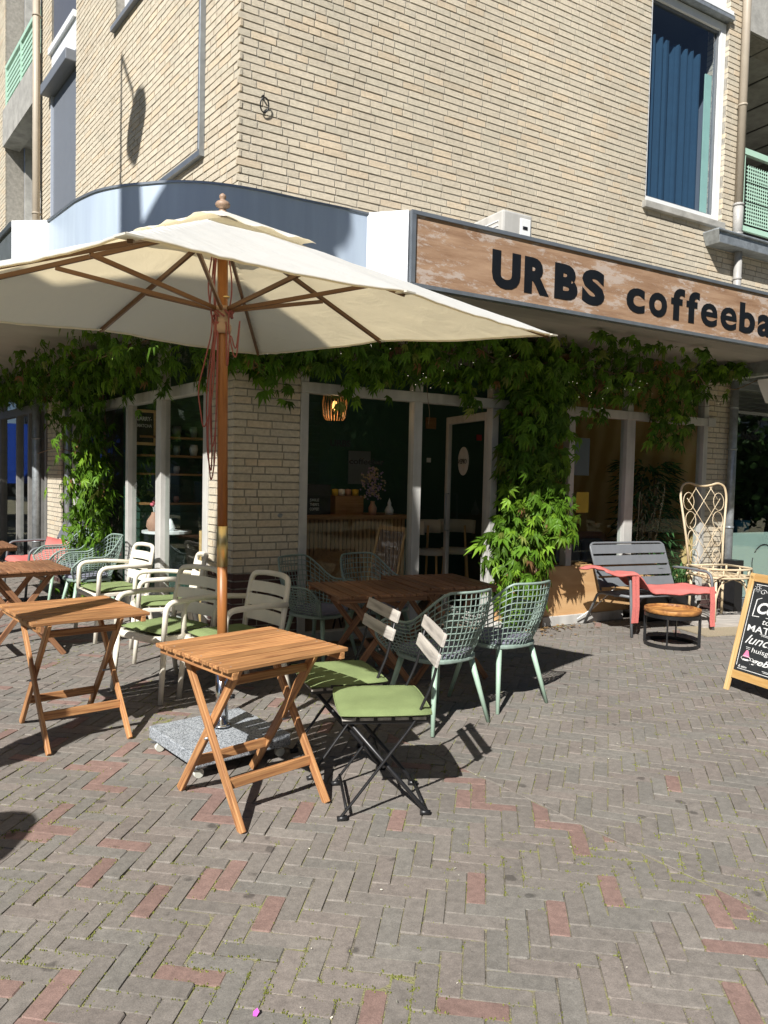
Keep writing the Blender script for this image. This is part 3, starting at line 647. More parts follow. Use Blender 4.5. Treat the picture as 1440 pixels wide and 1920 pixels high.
def strip(mb, pts, z0, z1, th, col=(1, 1, 1), mi=0, smooth=True):
    n = len(pts); P = [V((x, y, 0)) for x, y in pts]; Q = []
    for i in range(n):
        t = (P[min(i+1, n-1)]-P[max(i-1, 0)]).normalized(); nn = V((t.y, -t.x, 0)); Q.append(P[i]+nn*(-th))
    vs = [W2(V((p.x, p.y, z0))) for p in P]+[W2(V((p.x, p.y, z1))) for p in P]+[W2(V((p.x, p.y, z0))) for p in Q]+[W2(V((p.x, p.y, z1))) for p in Q]
    mb.add(vs, [(i, i+1, n+i+1, n+i) for i in range(n-1)], col, mi, smooth)
    mb.add(vs, [(2*n+i, 3*n+i, 3*n+i+1, 2*n+i+1) for i in range(n-1)], col, mi, smooth)
    mb.add(vs, [(n+i, n+i+1, 3*n+i+1, 3*n+i) for i in range(n-1)]+[(i, 2*n+i, 2*n+i+1, i+1) for i in range(n-1)]+[(0, n, 3*n, 2*n), (n-1, 3*n-1, 4*n-1, 2*n-1)], col, mi)
strip(b, curveL, zb, zt-.012, .02); cf = part('curved_fascia', b, M['fascia'])
b = MB(); strip(b, [(x*1.004, y*1.004) for x, y in curveL], zt-.012, zt+.003, .026); part('flashing', b, M['alu'], cf)
b = MB()
for k in (2, 14, 26, 38):
    (x0, y0), (x1, y1) = curveL[k], curveL[k+1]; t_ = V((x1-x0, y1-y0, 0)).normalized(); nn = V((t_.y, -t_.x, 0)); b.obox(W2(V((x0, y0, (zb+zt)/2-.006))), t_*.0022, nn*.0015, V((0, 0, (zt-zb)/2-.008)))
part('panel_joint', b, M['black'], cf)
b = MB(); strip(b, [(.845, -1.25), (.62, -1.03)], zb-.004, zt+.004, .018, smooth=False); part('fascia_end', b, M['cap']); b = MB(); strip(b, [lend, l2(.85, 1.46)], zb-.004, zt+.004, .018, smooth=False); part('fascia_end', b, M['cap'])
b = MB(); b.box(.85, 11.5, -1.46, -1.43, zb, zt, T=TL); b.box(.85, 11.5, -1.48, -1.46, zt-.04, zt, (.6, .6, .6), 0, TL); part('side_fascia', b, M['alu'])
# soffit edge band and beam at the neighbour's shop
b = MB(); b.box(.87, 11, -1.21, -1.05, 2.872, 2.90, (.75, .75, .75), 0, TR); b.box(.87, 11, -1.05, -.90, 2.885, 2.90, (.85, .85, .85), 0, TR); part('soffit_trim', b, M['soffit'])
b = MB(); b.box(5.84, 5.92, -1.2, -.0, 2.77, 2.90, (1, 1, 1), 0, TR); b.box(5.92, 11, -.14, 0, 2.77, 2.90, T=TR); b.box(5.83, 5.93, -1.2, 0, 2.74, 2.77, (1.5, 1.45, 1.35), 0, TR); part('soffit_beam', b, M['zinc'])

# ------------------------------------------------------------ shopfront of the coffee bar
b = MB(); WW = M['offwhite']
def fr(x0, x1, z0, z1, T=TR, y0=-.015, y1=.08, c=1.0): b.box(x0, x1, y0, y1, z0, z1, (c, c, c), 0, T)
fr(.572, .645, .12, 2.21); fr(.572, 5.83, 2.21, 2.30, y0=-.03); fr(.572, .645, 2.30, 2.86); fr(1.70, 1.79, .05, 2.21); fr(1.70, 1.79, 2.30, 2.86)
fr(2.60, 2.68, .05, 2.21); fr(3.62, 3.70, .62, 2.21); fr(4.47, 4.60, .12, 2.21); fr(4.47, 4.56, 2.30, 2.86); fr(5.755, 5.83, .12, 2.21); fr(5.755, 5.83, 2.30, 2.86)
fr(.645, 1.70, .06, .15); fr(4.60, 5.755, .06, .15); fr(2.68, 4.47, .0, .10, y0=-.05); fr(.572, 5.83, 2.86, 2.90); fr(2.68, 3.62, .1, .62, y0=.04, y1=.08, c=.9)
fr(5.80, 5.93, 2.205, 2.305, y0=-.045); fr(2.60, 2.68, 2.30, 2.86)
part('shopfront_frame', b, WW, bevel=.004)
b = MB()
fr(.50, .56, .1, 2.21, TL); fr(.46, 4.95, 2.21, 2.31, TL, y0=-.03); fr(1.50, 1.63, .05, 2.21, TL); fr(2.40, 2.47, .1, 2.21, TL); fr(4.28, 4.40, .1, 2.21, TL); fr(.46, 4.95, 2.86, 2.90, TL); fr(.46, .50, .1, 2.86, TL); fr(1.50, 1.60, 2.31, 2.86, TL)
fr(.56, 1.50, .05, .14, TL); fr(1.63, 2.40, .05, .30, TL); fr(2.47, 4.28, .05, .2, TL); fr(4.4, 4.95, .05, .2, TL)
part('shopfront_frame', b, WW, bevel=.004)
def pane(T, x0, x1, z0, z1, y=.035, m_='glass', name='window_pane'):
    b = MB(); b.add([T((x0, y, z0)), T((x1, y, z0)), T((x1, y, z1)), T((x0, y, z1))], [(0, 1, 2, 3)]); return part(name, b, M[m_])
for x0, x1 in ((.645, 1.70), (3.70, 4.47), (4.60, 5.755)): pane(TR, x0, x1, .15 if x1 < 2 or x0 > 4.5 else .62, 2.21)
for x0, x1 in ((.645, 1.70), (1.79, 2.60), (2.68, 4.47), (4.56, 5.755)): pane(TR, x0, x1, 2.30, 2.86)
for x0, x1, z0 in ((.56, 1.50, .14), (1.63, 2.40, .30), (2.47, 4.28, .2), (4.4, 4.95, .2)): pane(TL, x0, x1, z0, 2.21)
for x0, x1 in ((.50, 1.50), (1.60, 4.95)): pane(TL, x0, x1, 2.31, 2.86)
# plywood panel under the right window
b = MB(); b.box(2.72, 5.02, -.02, .035, .10, .62, T=TR); part('plywood_panel', b, M['ply'])
# open door leaf, hinged on the right jamb and turned inwards
dl = MB(); Td = lambda p: TR((2.64-p[1]*.993+p[0]*.12, p[0]*.993+p[1]*.12+.05, p[2]))
for x0, x1, z0, z1 in ((0, .06, .02, 2.18), (.82, .88, .02, 2.18), (.06, .82, 2.10, 2.18), (.06, .82, .02, .14)): dl.box(x0, x1, 0, .045, z0, z1, T=Td)
door = part('glazed_door', dl, WW, bevel=.004)
b = MB(); b.add([Td((.07, .02, .14)), Td((.80, .02, .14)), Td((.80, .02, 2.09)), Td((.07, .02, 2.09))], [(0, 1, 2, 3)]); part('door_pane', b, M['glass'], door)
b = MB(); b.tube([Td((.76, .05, .95)), Td((.76, .09, .95)), Td((.76, .09, 1.35)), Td((.76, .05, 1.35))], .010, 8); part('door_handle', b, M['alu'], door)
b = MB(); b.lathe([(0, 0)], 3); n = 32; vs = [Td((.50+.115*cos(2*pi*i/n), .028, 1.70+.150*sin(2*pi*i/n))) for i in range(n)]; b = MB(); b.add(vs+[v_+V((-.003, 0, 0)) for v_ in vs], [tuple(range(n)), tuple(range(n, 2*n))]+[(i, (i+1) % n, n+(i+1) % n, n+i) for i in range(n)])
sg = b.build('open_sign', M['offwhite']); tag(sg, 'round white OPEN sign hanging behind the glass of the open door', 'sign')
# neighbours' shopfronts
b = MB(); fr(6.30, 6.36, .08, 2.74); fr(6.36, 11, .0, .09, y0=-.03); fr(7.9, 7.96, .09, 2.74); fr(6.36, 11, 2.70, 2.77); part('neighbour_shopfront', b, M['alu'])
pane(TR, 6.36, 7.9, .09, 2.70, m_='glassn'); pane(TR, 7.96, 11, .09, 2.70, m_='glassn')
b = MB(); b.box(6.36, 7.9, .040, .046, .10, .92, T=TR); b.box(7.96, 11, .040, .046, .10, .92, T=TR); part('frosted_band', b, M['frost'])
b = MB(); b.prism([(6.30, 2.66), (6.42, 2.50), (9.5, 2.50), (9.5, 2.76), (6.24, 2.76)], .0, .26, (1.2, 1.2, 1.2), 0, lambda p: TR((p[0], -.60+p[2], p[1]))); part('awning_box', b, M['white'])
b = MB(); fr(5.66, 5.72, .0, 2.9, TL, c=.6); fr(5.95, 6.0, 0, 2.35, TL, c=.6); fr(6.6, 6.68, 0, 2.35, TL, c=.6); fr(7.35, 7.42, 0, 2.35, TL, c=.7); fr(8.5, 8.6, 0, 2.9, TL, c=.6); fr(5.72, 8.5, 2.35, 2.47, TL, c=.6); fr(5.72, 8.5, 2.80, 2.9, TL, c=.6); fr(5.72, 8.5, 0, .10, TL, c=.6); part('neighbour_shopfront', b, M['pipegrey'])
for x0, x1 in ((5.72, 5.95), (6.0, 6.6), (6.68, 7.35), (7.42, 8.5)): pane(TL, x0, x1, .1, 2.35)
pane(TL, 5.72, 8.5, 2.47, 2.80)
# interior shells
b = MB(); b.prism([(0.1, .1), (5.8, .1), (5.8, 2.75), l2(2.9, -.1), l2(.2, -.1)], .0, .02, (1, 1, 1), 0, W2); b.prism([(5.95, .1), (11, .1), (11, 4), (5.95, 4)], 0, .02, (1.2, 1.2, 1.2), 0, W2); b.prism([l2(4.95, -.1), l2(8.6, -.1), l2(8.6, -3), l2(4.95, -3)], 0, .02, (1, 1, 1), 0, W2); part('shop_floor', b, M['dkfloor'])
b = MB(); b.box(-.36, 5.84, 2.6, 2.7, 0, 2.95, T=TR)
for i in range(26): b.box(-.34, 1.95, 2.585, 2.6, .42+.095*i, .50+.095*i, (.8, .8, .8), 0, TR)
part('green_wall', b, M['greenwall'])
b = MB(); b.box(5.80, 5.838, .10, 2.6, 0, 2.95, T=TR); part('golden_wall', b, M['tanwall'])
b = MB(); b.box(5.84, 5.95, .1, 4, 0, 2.95, (.5, .5, .5), 0, TR); b.box(5.95, 11, 3.9, 4, 0, 2.95, (.6, .6, .6), 0, TR); b.box(10.9, 11, .1, 3.9, 0, 2.95, (.6, .6, .6), 0, TR); b.box(4.95, 5.05, .1, 3, 0, 2.95, (.7, .7, .7), 0, TL); b.box(8.55, 8.65, .1, 3, 0, 2.95, (.6, .6, .6), 0, TL); b.box(2.66, 4.95, 1.2, 1.3, 0, 2.95, (.5, .6, .5), 0, TL)
for i in range(9): b.box(5.95, 11, .3+.4*i, .33+.4*i, 2.88, 2.90, (1.2, 1.2, 1.2), 0, TR)
b.box(5.0, 8.7, .0, .05, 0, 2.9, (.3, .3, .3), 0, lambda p: TL((p[0], 2.9+p[1], p[2]))); part('room_wall', b, M['ceil'])

# ------------------------------------------------------------ text
def text_mesh(s, size, bold=0, shear=0, depth=.003, spacing=1.0):
    cu = D.curves.new('t', 'FONT'); cu.body = s; cu.size = size; cu.offset = bold; cu.shear = shear; cu.extrude = depth; cu.space_character = spacing; cu.resolution_u = 4
    o = D.objects.new('t', cu); COL.objects.link(o); dg = bpy.context.evaluated_depsgraph_get(); me = D.meshes.new_from_object(o.evaluated_get(dg)); D.objects.remove(o)
    return me
def text_obj(name, s, size, m_, origin, xd, up, bold=0, shear=0, depth=.003, fit=None, parent=None, spacing=1.0, tree=None):
    """origin = lower-left of the text box; xd, up = directions on the surface; fit=(w,h)"""
    me = text_mesh(s, size, bold, shear, depth, spacing); xd, up = V(xd).normalized(), V(up).normalized(); nn = xd.cross(up)
    xs = [v.co.x for v in me.vertices]; ys = [v.co.y for v in me.vertices]; x0, y0 = min(xs), min(ys); sx = sy = 1
    if fit: sx = fit[0]/(max(xs)-x0); sy = fit[1]/(max(ys)-y0) if fit[1] else sx
    o3 = V(origin)
    for v in me.vertices: c = v.co.copy(); v.co = o3+xd*((c.x-x0)*sx)+up*((c.y-(y0 if fit else 0))*sy)+nn*c.z
    me.materials.append(M[m_]); o = D.objects.new(name, me); COL.objects.link(o); o.color = (1, 1, 1, 1)
    ca = me.color_attributes.new('Col', 'FLOAT_COLOR', 'CORNER'); ca.data.foreach_set('color', [1.0]*4*len(ca.data))
    if parent:
        o.parent = parent; bpy.context.view_layer.update(); o.matrix_parent_inverse = parent.matrix_world.inverted()
    return o

# the shop sign
sign = thing('shop_sign', 'long weathered wood sign with black letters URBS coffeebar on the canopy', 'shop sign', TR((.85, -1.25, zb)))
def spart(name, mb, m_, parent=sign, bevel=0):
    o = mb.build(name, m_, bevel=bevel); o.parent = parent; bpy.context.view_layer.update(); o.matrix_parent_inverse = parent.matrix_world.inverted(); return o
b = MB(); b.box(.885, 3.413, -1.268, -1.235, zb+.020, zt-.020, T=TR); b.box(3.417, 6.2, -1.267, -1.235, zb+.020, zt-.020, T=TR); b.box(6.204, 8.9, -1.268, -1.235, zb+.020, zt-.020, T=TR); spart('sign_board', b, M['signwood'])
b = MB(); b.box(.85, 8.94, -1.285, -1.235, zt-.022, zt+.006, T=TR); b.box(.85, 8.94, -1.285, -1.235, zb-.006, zb+.022, T=TR); b.box(.85, .885, -1.285, -1.235, zb+.020, zt-.020, T=TR); spart('sign_frame', b, M['alu'])
for ch, x0, x1, z0, z1 in (('U', 1.578, 1.855, 2.972, 3.257), ('R', 1.895, 2.15, 2.976, 3.257), ('B', 2.207, 2.457, 2.976, 3.259), ('S', 2.505, 2.763, 2.972, 3.263), ('c', 3.022, 3.248, 2.975, 3.187), ('o', 3.300, 3.532, 2.975, 3.187), ('f', 3.583, 3.762, 2.978, 3.262), ('f', 3.788, 3.966, 2.978, 3.262), ('e', 3.99, 4.225, 2.975, 3.187), ('e', 4.269, 4.51, 2.975, 3.187), ('b', 4.55, 4.79, 2.976, 3.262), ('a', 4.83, 5.06, 2.975, 3.187), ('r', 5.11, 5.27, 2.978, 3.187)):
    text_obj('letter', ch, .3, 'letter', TR((x0, -1.2705, z0)), (1, 0, 0), (0, 0, 1), bold=.017 if ch in 'URBS' else (.006 if ch == 'e' else .010), depth=.0012, fit=(x1-x0, z1-z0), parent=sign)
# lettering on the glass
text_obj('window_lettering', 'URBS', .1, 'letter', TR((.87, .028, 1.77)), (1, 0, 0), (0, 0, 1), bold=.003, depth=.0015, fit=(.20, .058), parent=bld)
text_obj('window_lettering', 'coffeebar', .1, 'letter', TR((1.06, .028, 1.62)), (1, 0, 0), (0, 0, 1), bold=.002, depth=.0015, fit=(.36, .055), parent=bld)
text_obj('window_lettering', 'Nadier', .1, 'letter', TR((6.54, .028, 2.09)), (1, 0, 0), (0, 0, 1), bold=.003, depth=.0015, fit=(.36, .10), parent=bld)
text_obj('sign_lettering', 'OPEN', .1, 'letter', Td((.425, .033, 1.672)), (0, 1, 0), (0, 0, 1), depth=.001, fit=(.15, .05), parent=sg)

# ------------------------------------------------------------ furniture
def folding_table(name, L, Dp, h, m_, label, cat='table', nsl=8):
    t = thing(name, label, cat)
    b = MB(); sw = Dp/nsl
    for i in range(nsl):
        y = -Dp/2+sw*(i+.5); b.obox((random.uniform(-.002, .002), y, h-.009), (L/2, 0, 0), (0, sw/2-.0058, 0), (0, 0, .009), rc(.22))
    b.build('tabletop', m_, t, bevel=.003)
    b = MB()
    for i in range(nsl):
        for x in (-1, 1): b.lathe([(0, h+.0004), (.0035, h+.0004), (.0035, h-.002)], 8, (x*(L/2-.035), -Dp/2+sw*(i+.5), 0))
    b.build('screw_heads', M['zinc'], t)
    b = MB()
    for x in (-1, 1): b = MB(); b.obox((x*(L/2-.035), 0, h-.034), (0, Dp/2-.005, 0), (.012, 0, 0), (0, 0, .016), rc()); b.build('top_batten', m_, t, bevel=.002)
    a = Dp*.36
    for sx in (-1, 1):
        for sy in (-1, 1):
            b = MB(); x = sx*(L/2-.095-(.024 if sy > 0 else 0)); b.beam((x, -sy*a*.92, h-.03), (x, sy*(a+.06), .0), .020, .042, (0, 1, 0), rc()); b.build('leg', m_, t, bevel=.003)
    hz = .17
    def at(z): k = (h-.03-z)/(h-.03); return -a*.92+(a+.06+a*.92)*k
    for sy in (-1, 1):
        b = MB(); x = L/2-.105-(.024 if sy > 0 else 0); b.beam((-x, sy*at(hz), hz), (x, sy*at(hz), hz), .018, .045, (0, 0, 1), rc()); b.build('stretcher', m_, t, bevel=.002)
        b = MB(); z2 = h-.10; b.beam((-x, sy*at(z2), z2), (x, sy*at(z2), z2), .018, .035, (0, 0, 1), rc()); b.build('stretcher', m_, t, bevel=.002)
    b = MB()
    for x in (-1, 1): b.tube([(x*(L/2-.08), 0, h*.46), (x*(L/2-.14), 0, h*.46)], .006, 8)
    b.build('pivot_bolt', M['alu'], t)
    return t
tab = folding_table('folding_table', .645, .63, .715, M['acacia'], 'small folding table of light slatted wood in front of the parasol base')
tab.location = (1.185, 3.27, 0); tab.rotation_euler.z = radians(14); tab['group'] = 'light wooden folding tables'
t2 = folding_table('folding_table', .625, .72, .715, M['acacia'], 'light slatted folding table at the left with a diagonal shadow across its top')
t2.location = (.575, 4.58, 0); t2.rotation_euler.z = radians(10); t2['group'] = 'light wooden folding tables'
dk = folding_table('folding_table', .72, .66, .715, M['acaciadark'], '', nsl=7); used = False
for lab, x, y, rz in (('reddish brown slatted folding table behind the light one at the left edge', .43, 6.78, 98), ('farthest brown folding table at the left edge with a glass of beer on the ground', .17, 8.85, 98), ('dark slatted folding table under the parasol shade, left half of a pair', 2.545, 4.68, 83), ('dark slatted folding table beside the door, right half of a pair', 3.215, 4.76, 83)):
    place(dk, used, lab, (x, y, 0 if x != 3.215 else .008), radians(rz), 'dark wooden folding tables'); used = True
dk['label'] = 'reddish brown slatted folding table behind the light one at the left edge'
for o in D.objects:
    if o.get('label') == 'farthest brown folding table at the left edge with a glass of beer on the ground': o['label'] = 'farthest brown folding table at the left edge beside the coral blanket bench'

# ---- cream armchair (faces +x)
def loop(pts, r=.06, n=5):
    """round the corners of a polyline"""
    out = [V(pts[0])]
    for i in range(1, len(pts)-1):
        p, a, c = V(pts[i]), V(pts[i-1]), V(pts[i+1]); d1 = (a-p); d2 = (c-p); k = min(r, d1.length*.49, d2.length*.49)
        s, e = p+d1.normalized()*k, p+d2.normalized()*k
        for j in range(n+1): t = j/n; out.append(s*(1-t)**2+p*2*t*(1-t)+e*t*t)
    return out+[V(pts[-1])]
def armchair():
    t = thing('armchair', '', 'chair'); m_ = M['cream']
    w = .245; zs = .43
    b = MB()
    # curved seat of slats with side rails
    for i in range(5):
        x = -.17+.088*i; b.obox((x, 0, zs-.012-(.012*sin(pi*(i)/5))), (0, w-.02, 0), (.038, 0, 0), (0, 0, .009))
    b.obox((0, w-.015, zs-.014), (.225, 0, 0), (0, .018, 0), (0, 0, .016)); b.obox((0, -w+.015, zs-.014), (.225, 0, 0), (0, .018, 0), (0, 0, .016)); b.tube(loop([(.21, -w+.02, zs-.02), (.25, -w*.7, zs-.022), (.25, w*.7, zs-.022), (.21, w-.02, zs-.02)]), .026, 10)
    b.build('seat', m_, t, bevel=.006)
    # back: inverted U with three wide curved slats
    b = MB(); B0 = (-.215, zs-.02); B1 = (-.29, .825)
    def bk(y, z): k = (z-B0[1])/(B1[1]-B0[1]); return V((B0[0]+(B1[0]-B0[0])*k-.03*(1-(y/.2)**2)*min(1, k*1.5), y*(.98), z))
    b.tube(loop([bk(-.215, zs-.02), bk(-.225, .62), bk(-.215, .812)]+[bk(y, .824) for y in (-.1, 0, .1)]+[bk(.215, .812), bk(.225, .62), bk(.215, zs-.02)], .05), .0195, 10)
    b.build('back_frame', m_, t)
    b = MB()
    for z0, z1 in ((.500, .578), (.594, .672), (.688, .762)):
        ny = 10; vs = []
        for dx in (0, .012):
            for z in (z0, z1):
                for i in range(ny+1): y = -.205+.41*i/ny; p = bk(y, z); vs.append(p+V((dx, 0, 0)))
        q = ny+1; fs = []
        for i in range(ny): fs += [(i, i+1, q+i+1, q+i), (2*q+i, 3*q+i, 3*q+i+1, 2*q+i+1), (i, 2*q+i, 2*q+i+1, i+1), (q+i, q+i+1, 3*q+i+1, 3*q+i)]
        fs += [(0, q, 3*q, 2*q), (ny, 2*q+ny, 3*q+ny, q+ny)]
        b.add(vs, fs)
    b.build('back_slats', m_, t, bevel=.003)
    for sy in (-1, 1):
        y = sy*(w+.005)
        b = MB(); b.tube(loop([(.235, y, zs-.03), (.225, y*1.05, .655), (0, y*1.08, .665), (-.255, sy*.235, .645)], .07, 6), .0190, 10); b.build('armrest', m_, t)
        b = MB(); b.tube([(.225, y*.98, zs-.03), (.262, y*1.03, 0)], [.021, .017], 10); b.build('leg', m_, t)
        b = MB(); b.tube([(-.20, y*.95, zs-.03), (-.285, y*1.0, 0)], [.021, .017], 10); b.build('leg', m_, t)
    return t
def cushion_mesh(w, d, h, ties=True):
    """soft square pad, origin at its underside centre"""
    b = MB(); n = 14; vs = []; fs = []
    def hh(u, v): e = min(1, (1-abs(u))*5)*min(1, (1-abs(v))*5); return e**.45
    def P(u, v, s):
        k = 1-.05*(abs(u)*abs(v))**3; x, y = u*d/2*k, v*w/2*k
        return (x, y, h*.5+s*(h*.5)*hh(u, v)*(1+.10*noise.noise((u*2, v*2, s)))) 
    for s in (1, -1):
        base = len(vs)
        for i in range(n+1):
            for j in range(n+1): vs.append(P(-1+2*i/n, -1+2*j/n, s))
        for i in range(n):
            for j in range(n):
                q = (base+i*(n+1)+j, base+(i+1)*(n+1)+j, base+(i+1)*(n+1)+j+1, base+i*(n+1)+j+1); fs.append(q if s > 0 else q[::-1])
    b.add(vs, fs, (1, 1, 1), 0, True)
    edge = [P(-1+2*i/n, -1, 0) for i in range(n+1)]+[P(1, -1+2*j/n, 0) for j in range(1, n+1)]+[P(1-2*i/n, 1, 0) for i in range(1, n+1)]+[P(-1, 1-2*j/n, 0) for j in range(1, n)]
    b.tube(edge, .0035, 6, closed=True)
    return b
def cushion(name, label, loc, rz, w=.44, d=.43, h=.036, tilt=0, group='green seat cushions'):
    o = cushion_mesh(w, d, h).build(name, M['cushion']); tag(o, label, 'cushion', group); o.location = loc; o.rotation_euler = (0, tilt, rz)
    lb = MB(); lb.box(d/2-.06, d/2+.004, -w/2-.006, -w/2-.001, h*.2, h*.75, (1, 1, 1)); lb.box(d/2-.045, d/2-.015, -w/2-.0075, -w/2-.006, h*.3, h*.65, (8, 8, 8)); lb.build('care_label', M['black'], o)
    return o
arm = armchair(); used = False
for lab, cl, x, y, az in (('cream armchair by the shop window nearest the climbing plant', 'green cushion on the sunlit cream armchair nearest the climbing plant', 1.25, 7.15, 191),
        ('cream armchair by the corner pillar, half hidden behind the shaded armchair', 'green cushion on the half hidden cream armchair by the corner pillar', 1.50, 6.22, 172),
        ('cream armchair in parasol shade beside the left light table', 'green cushion half in shade on the armchair beside the left light table', 1.27, 5.20, 205),
        ('cream armchair in front of the brick pillar, just behind the parasol pole', 'green cushion on the armchair behind the parasol pole', 1.60, 4.76, 194)):
    place(arm, used, lab, (x, y, 0), radians(az), 'cream armchairs'); used = True
    cushion('seat_cushion', cl, (x+.02*cos(radians(az)), y+.02*sin(radians(az)), .434), radians(az))

# ---- lattice chair (faces +x)
def lattice_chair():
    t = thing('lattice_chair', '', 'chair'); zs = .435
    def rim(a):      # a in [-1,1] round from left arm front over the back to the right arm front; returns x,y,z
        A = abs(a); ph = a*radians(128)
        k = max(0, min(1, (A-.22)/.40)); k = k*k*(3-2*k); f = max(0, (A-.82)/.18)
        z = .845-.195*k-.10*f**2
        rx = .30 if abs(ph) < pi/2 else .27; x = -cos(ph)*rx-.03*(1-k); y = sin(ph)*(.315)
        if abs(ph) > pi/2: x = .0+(abs(ph)-pi/2)*.36; y = math.copysign(.315-.015*f, a)
        return V((x, y, z))
    def base(a):
        ph = a*radians(128); x = -cos(ph)*.215; y = sin(ph)*.225
        if abs(ph) > pi/2: x = (abs(ph)-pi/2)*.30; y = math.copysign(.225, a)
        return V((x, y, zs-.005))
    def P(a, v):
        r, q = rim(a), base(a); s = sin(v*pi/2); return V((q.x+(r.x-q.x)*s, q.y+(r.y-q.y)*s, q.z+(r.z-q.z)*v))
    b = MB(); nv = 38; nh = 10; r = .0040
    for i in range(nv+1):
        a = -1+2*i/nv; b.tube([P(a, v/6) for v in range(7)], r, 4, cap=False)
    for j in range(1, nh): b.tube([P(-1+2*i/34, (j/nh)) for i in range(35)], r, 4, cap=False)
    b.build('lattice_shell', M['sage'], t)
    b = MB(); b.tube([P(-1+2*i/40, 1) for i in range(41)], .0085, 8); b.tube([P(-1, v/6) for v in range(7)], .008, 8); b.tube([P(1, v/6) for v in range(7)], .008, 8); b.build('shell_rim', M['sage'], t)
    b = MB(); pts = []
    for i in range(28):
        a = 2*pi*i/28; x = .225*cos(a); y = .228*sin(a); x = .225*math.copysign(abs(cos(a))**.75, cos(a))+.01; y = .228*math.copysign(abs(sin(a))**.75, sin(a)); pts.append((x, y))
    b.prism(pts, zs-.035, zs-.008); b.build('seat', M['sage'], t, bevel=.008)
    b = MB(); p2 = [(x*.93, y*.93) for x, y in pts]; b.prism(p2, zs-.008, zs+.020); b.build('seat_pad', M['pad'], t, bevel=.010)
    for sx in (-1, 1):
        for sy in (-1, 1): b = MB(); b.tube([(sx*.15, sy*.15, zs-.03), (sx*.235, sy*.235, 0)], [.0195, .0125], 10); b.build('leg', M['sageleg'], t)
    return t
lat = lattice_chair(); used = False
for lab, x, y, az in (('sage lattice chair between the weathered chair and the dark tables, back to us', 2.60, 3.84, 99), ('sage lattice chair with its back to us beside the leafy bush', 3.22, 4.00, 97), ('shaded sage lattice chair between the brick pillar and the dark tables', 2.52, 5.42, -62), ('shaded sage lattice chair behind the dark tables below the mullion', 3.07, 5.42, -75), ('sunlit sage lattice chair under the climbing plant, nearer of two', 1.17, 8.12, 187), ('sunlit sage lattice chair under the climbing plant, farther of two', 1.03, 8.98, 190)):
    place(lat, used, lab, (x, y, 0), radians(az), 'sage green lattice armchairs'); used = True

# ---- folding bistro chair (faces +x)
def bistro():
    t = thing('folding_chair', '', 'chair'); m_ = M['black']; zs = .45
    for sy in (-1, 1):
        y = sy*.19
        b = MB(); b.tube(loop([(.20, y, .0), (.19, y, .012), (-.13, y, zs-.02), (-.205, y, .60), (-.255, y, .84)], .05), .0095, 8, flat=.7); b.build('back_leg', m_, t)
        b = MB(); b.tube(loop([(-.21, y*.86, .0), (-.20, y*.86, .012), (.155, y*.86, zs-.025)], .03), .0095, 8); b.build('front_leg', m_, t)
        b = MB(); b.tube([(.205, y, .007), (.16, y, .012)], .013, 8); b.build('foot_cap', m_, t); b = MB(); b.tube([(-.215, y*.86, .007), (-.17, y*.86, .012)], .013, 8); b.build('foot_cap', m_, t)
    b = MB(); b.tube([(-.18, -.165, .05), (-.18, .165, .05)], .007, 8); b.tube([(.165, -.19, .05), (.165, .19, .05)], .007, 8); b.tube([(.005, -.195, .235), (.005, .195, .235)], .006, 8); b.build('cross_rod', m_, t)
    b = MB(); b.obox((0, .185, zs-.012), (.19, 0, 0), (0, .004, 0), (0, 0, .012)); b.build('seat_rail', m_, t); b = MB(); b.obox((0, -.185, zs-.012), (.19, 0, 0), (0, .004, 0), (0, 0, .012)); b.build('seat_rail', m_, t)
    b = MB()
    for i in range(5): b.obox((-.15+.078*i, 0, zs), (0, .20, 0), (.030, 0, 0), (0, 0, .007), rc())
    b.build('seat_slats', M['grey_wood'], t, bevel=.002)
    for z, x in ((.71, -.219), (.80, -.243)):
        b = MB(); b.obox((x, 0, z), (0, .235, 0), (.007, 0, .002), (-.008, 0, .029), rc(.2)); b.build('back_slat', M['grey_wood'], t, bevel=.003)
    return t
bs = bistro(); used = False
for lab, cl, x, y, az, tz in (('black folding chair with weathered slats at the front, standing clear of the table', 'bright green cushion on the front folding chair, fully sunlit', 1.70, 2.965, 158, 0), ('black folding chair with weathered slats pushed in behind the front table', 'green cushion striped by table shadows on the rear folding chair', 1.735, 3.48, 170, 0)):
    place(bs, used, lab, (x, y, 0), radians(az), 'black folding chairs with weathered wooden slats'); used = True
    cushion('seat_cushion', cl, (x+.0*cos(radians(az)), y, .459), radians(az), .46, .42, .030)

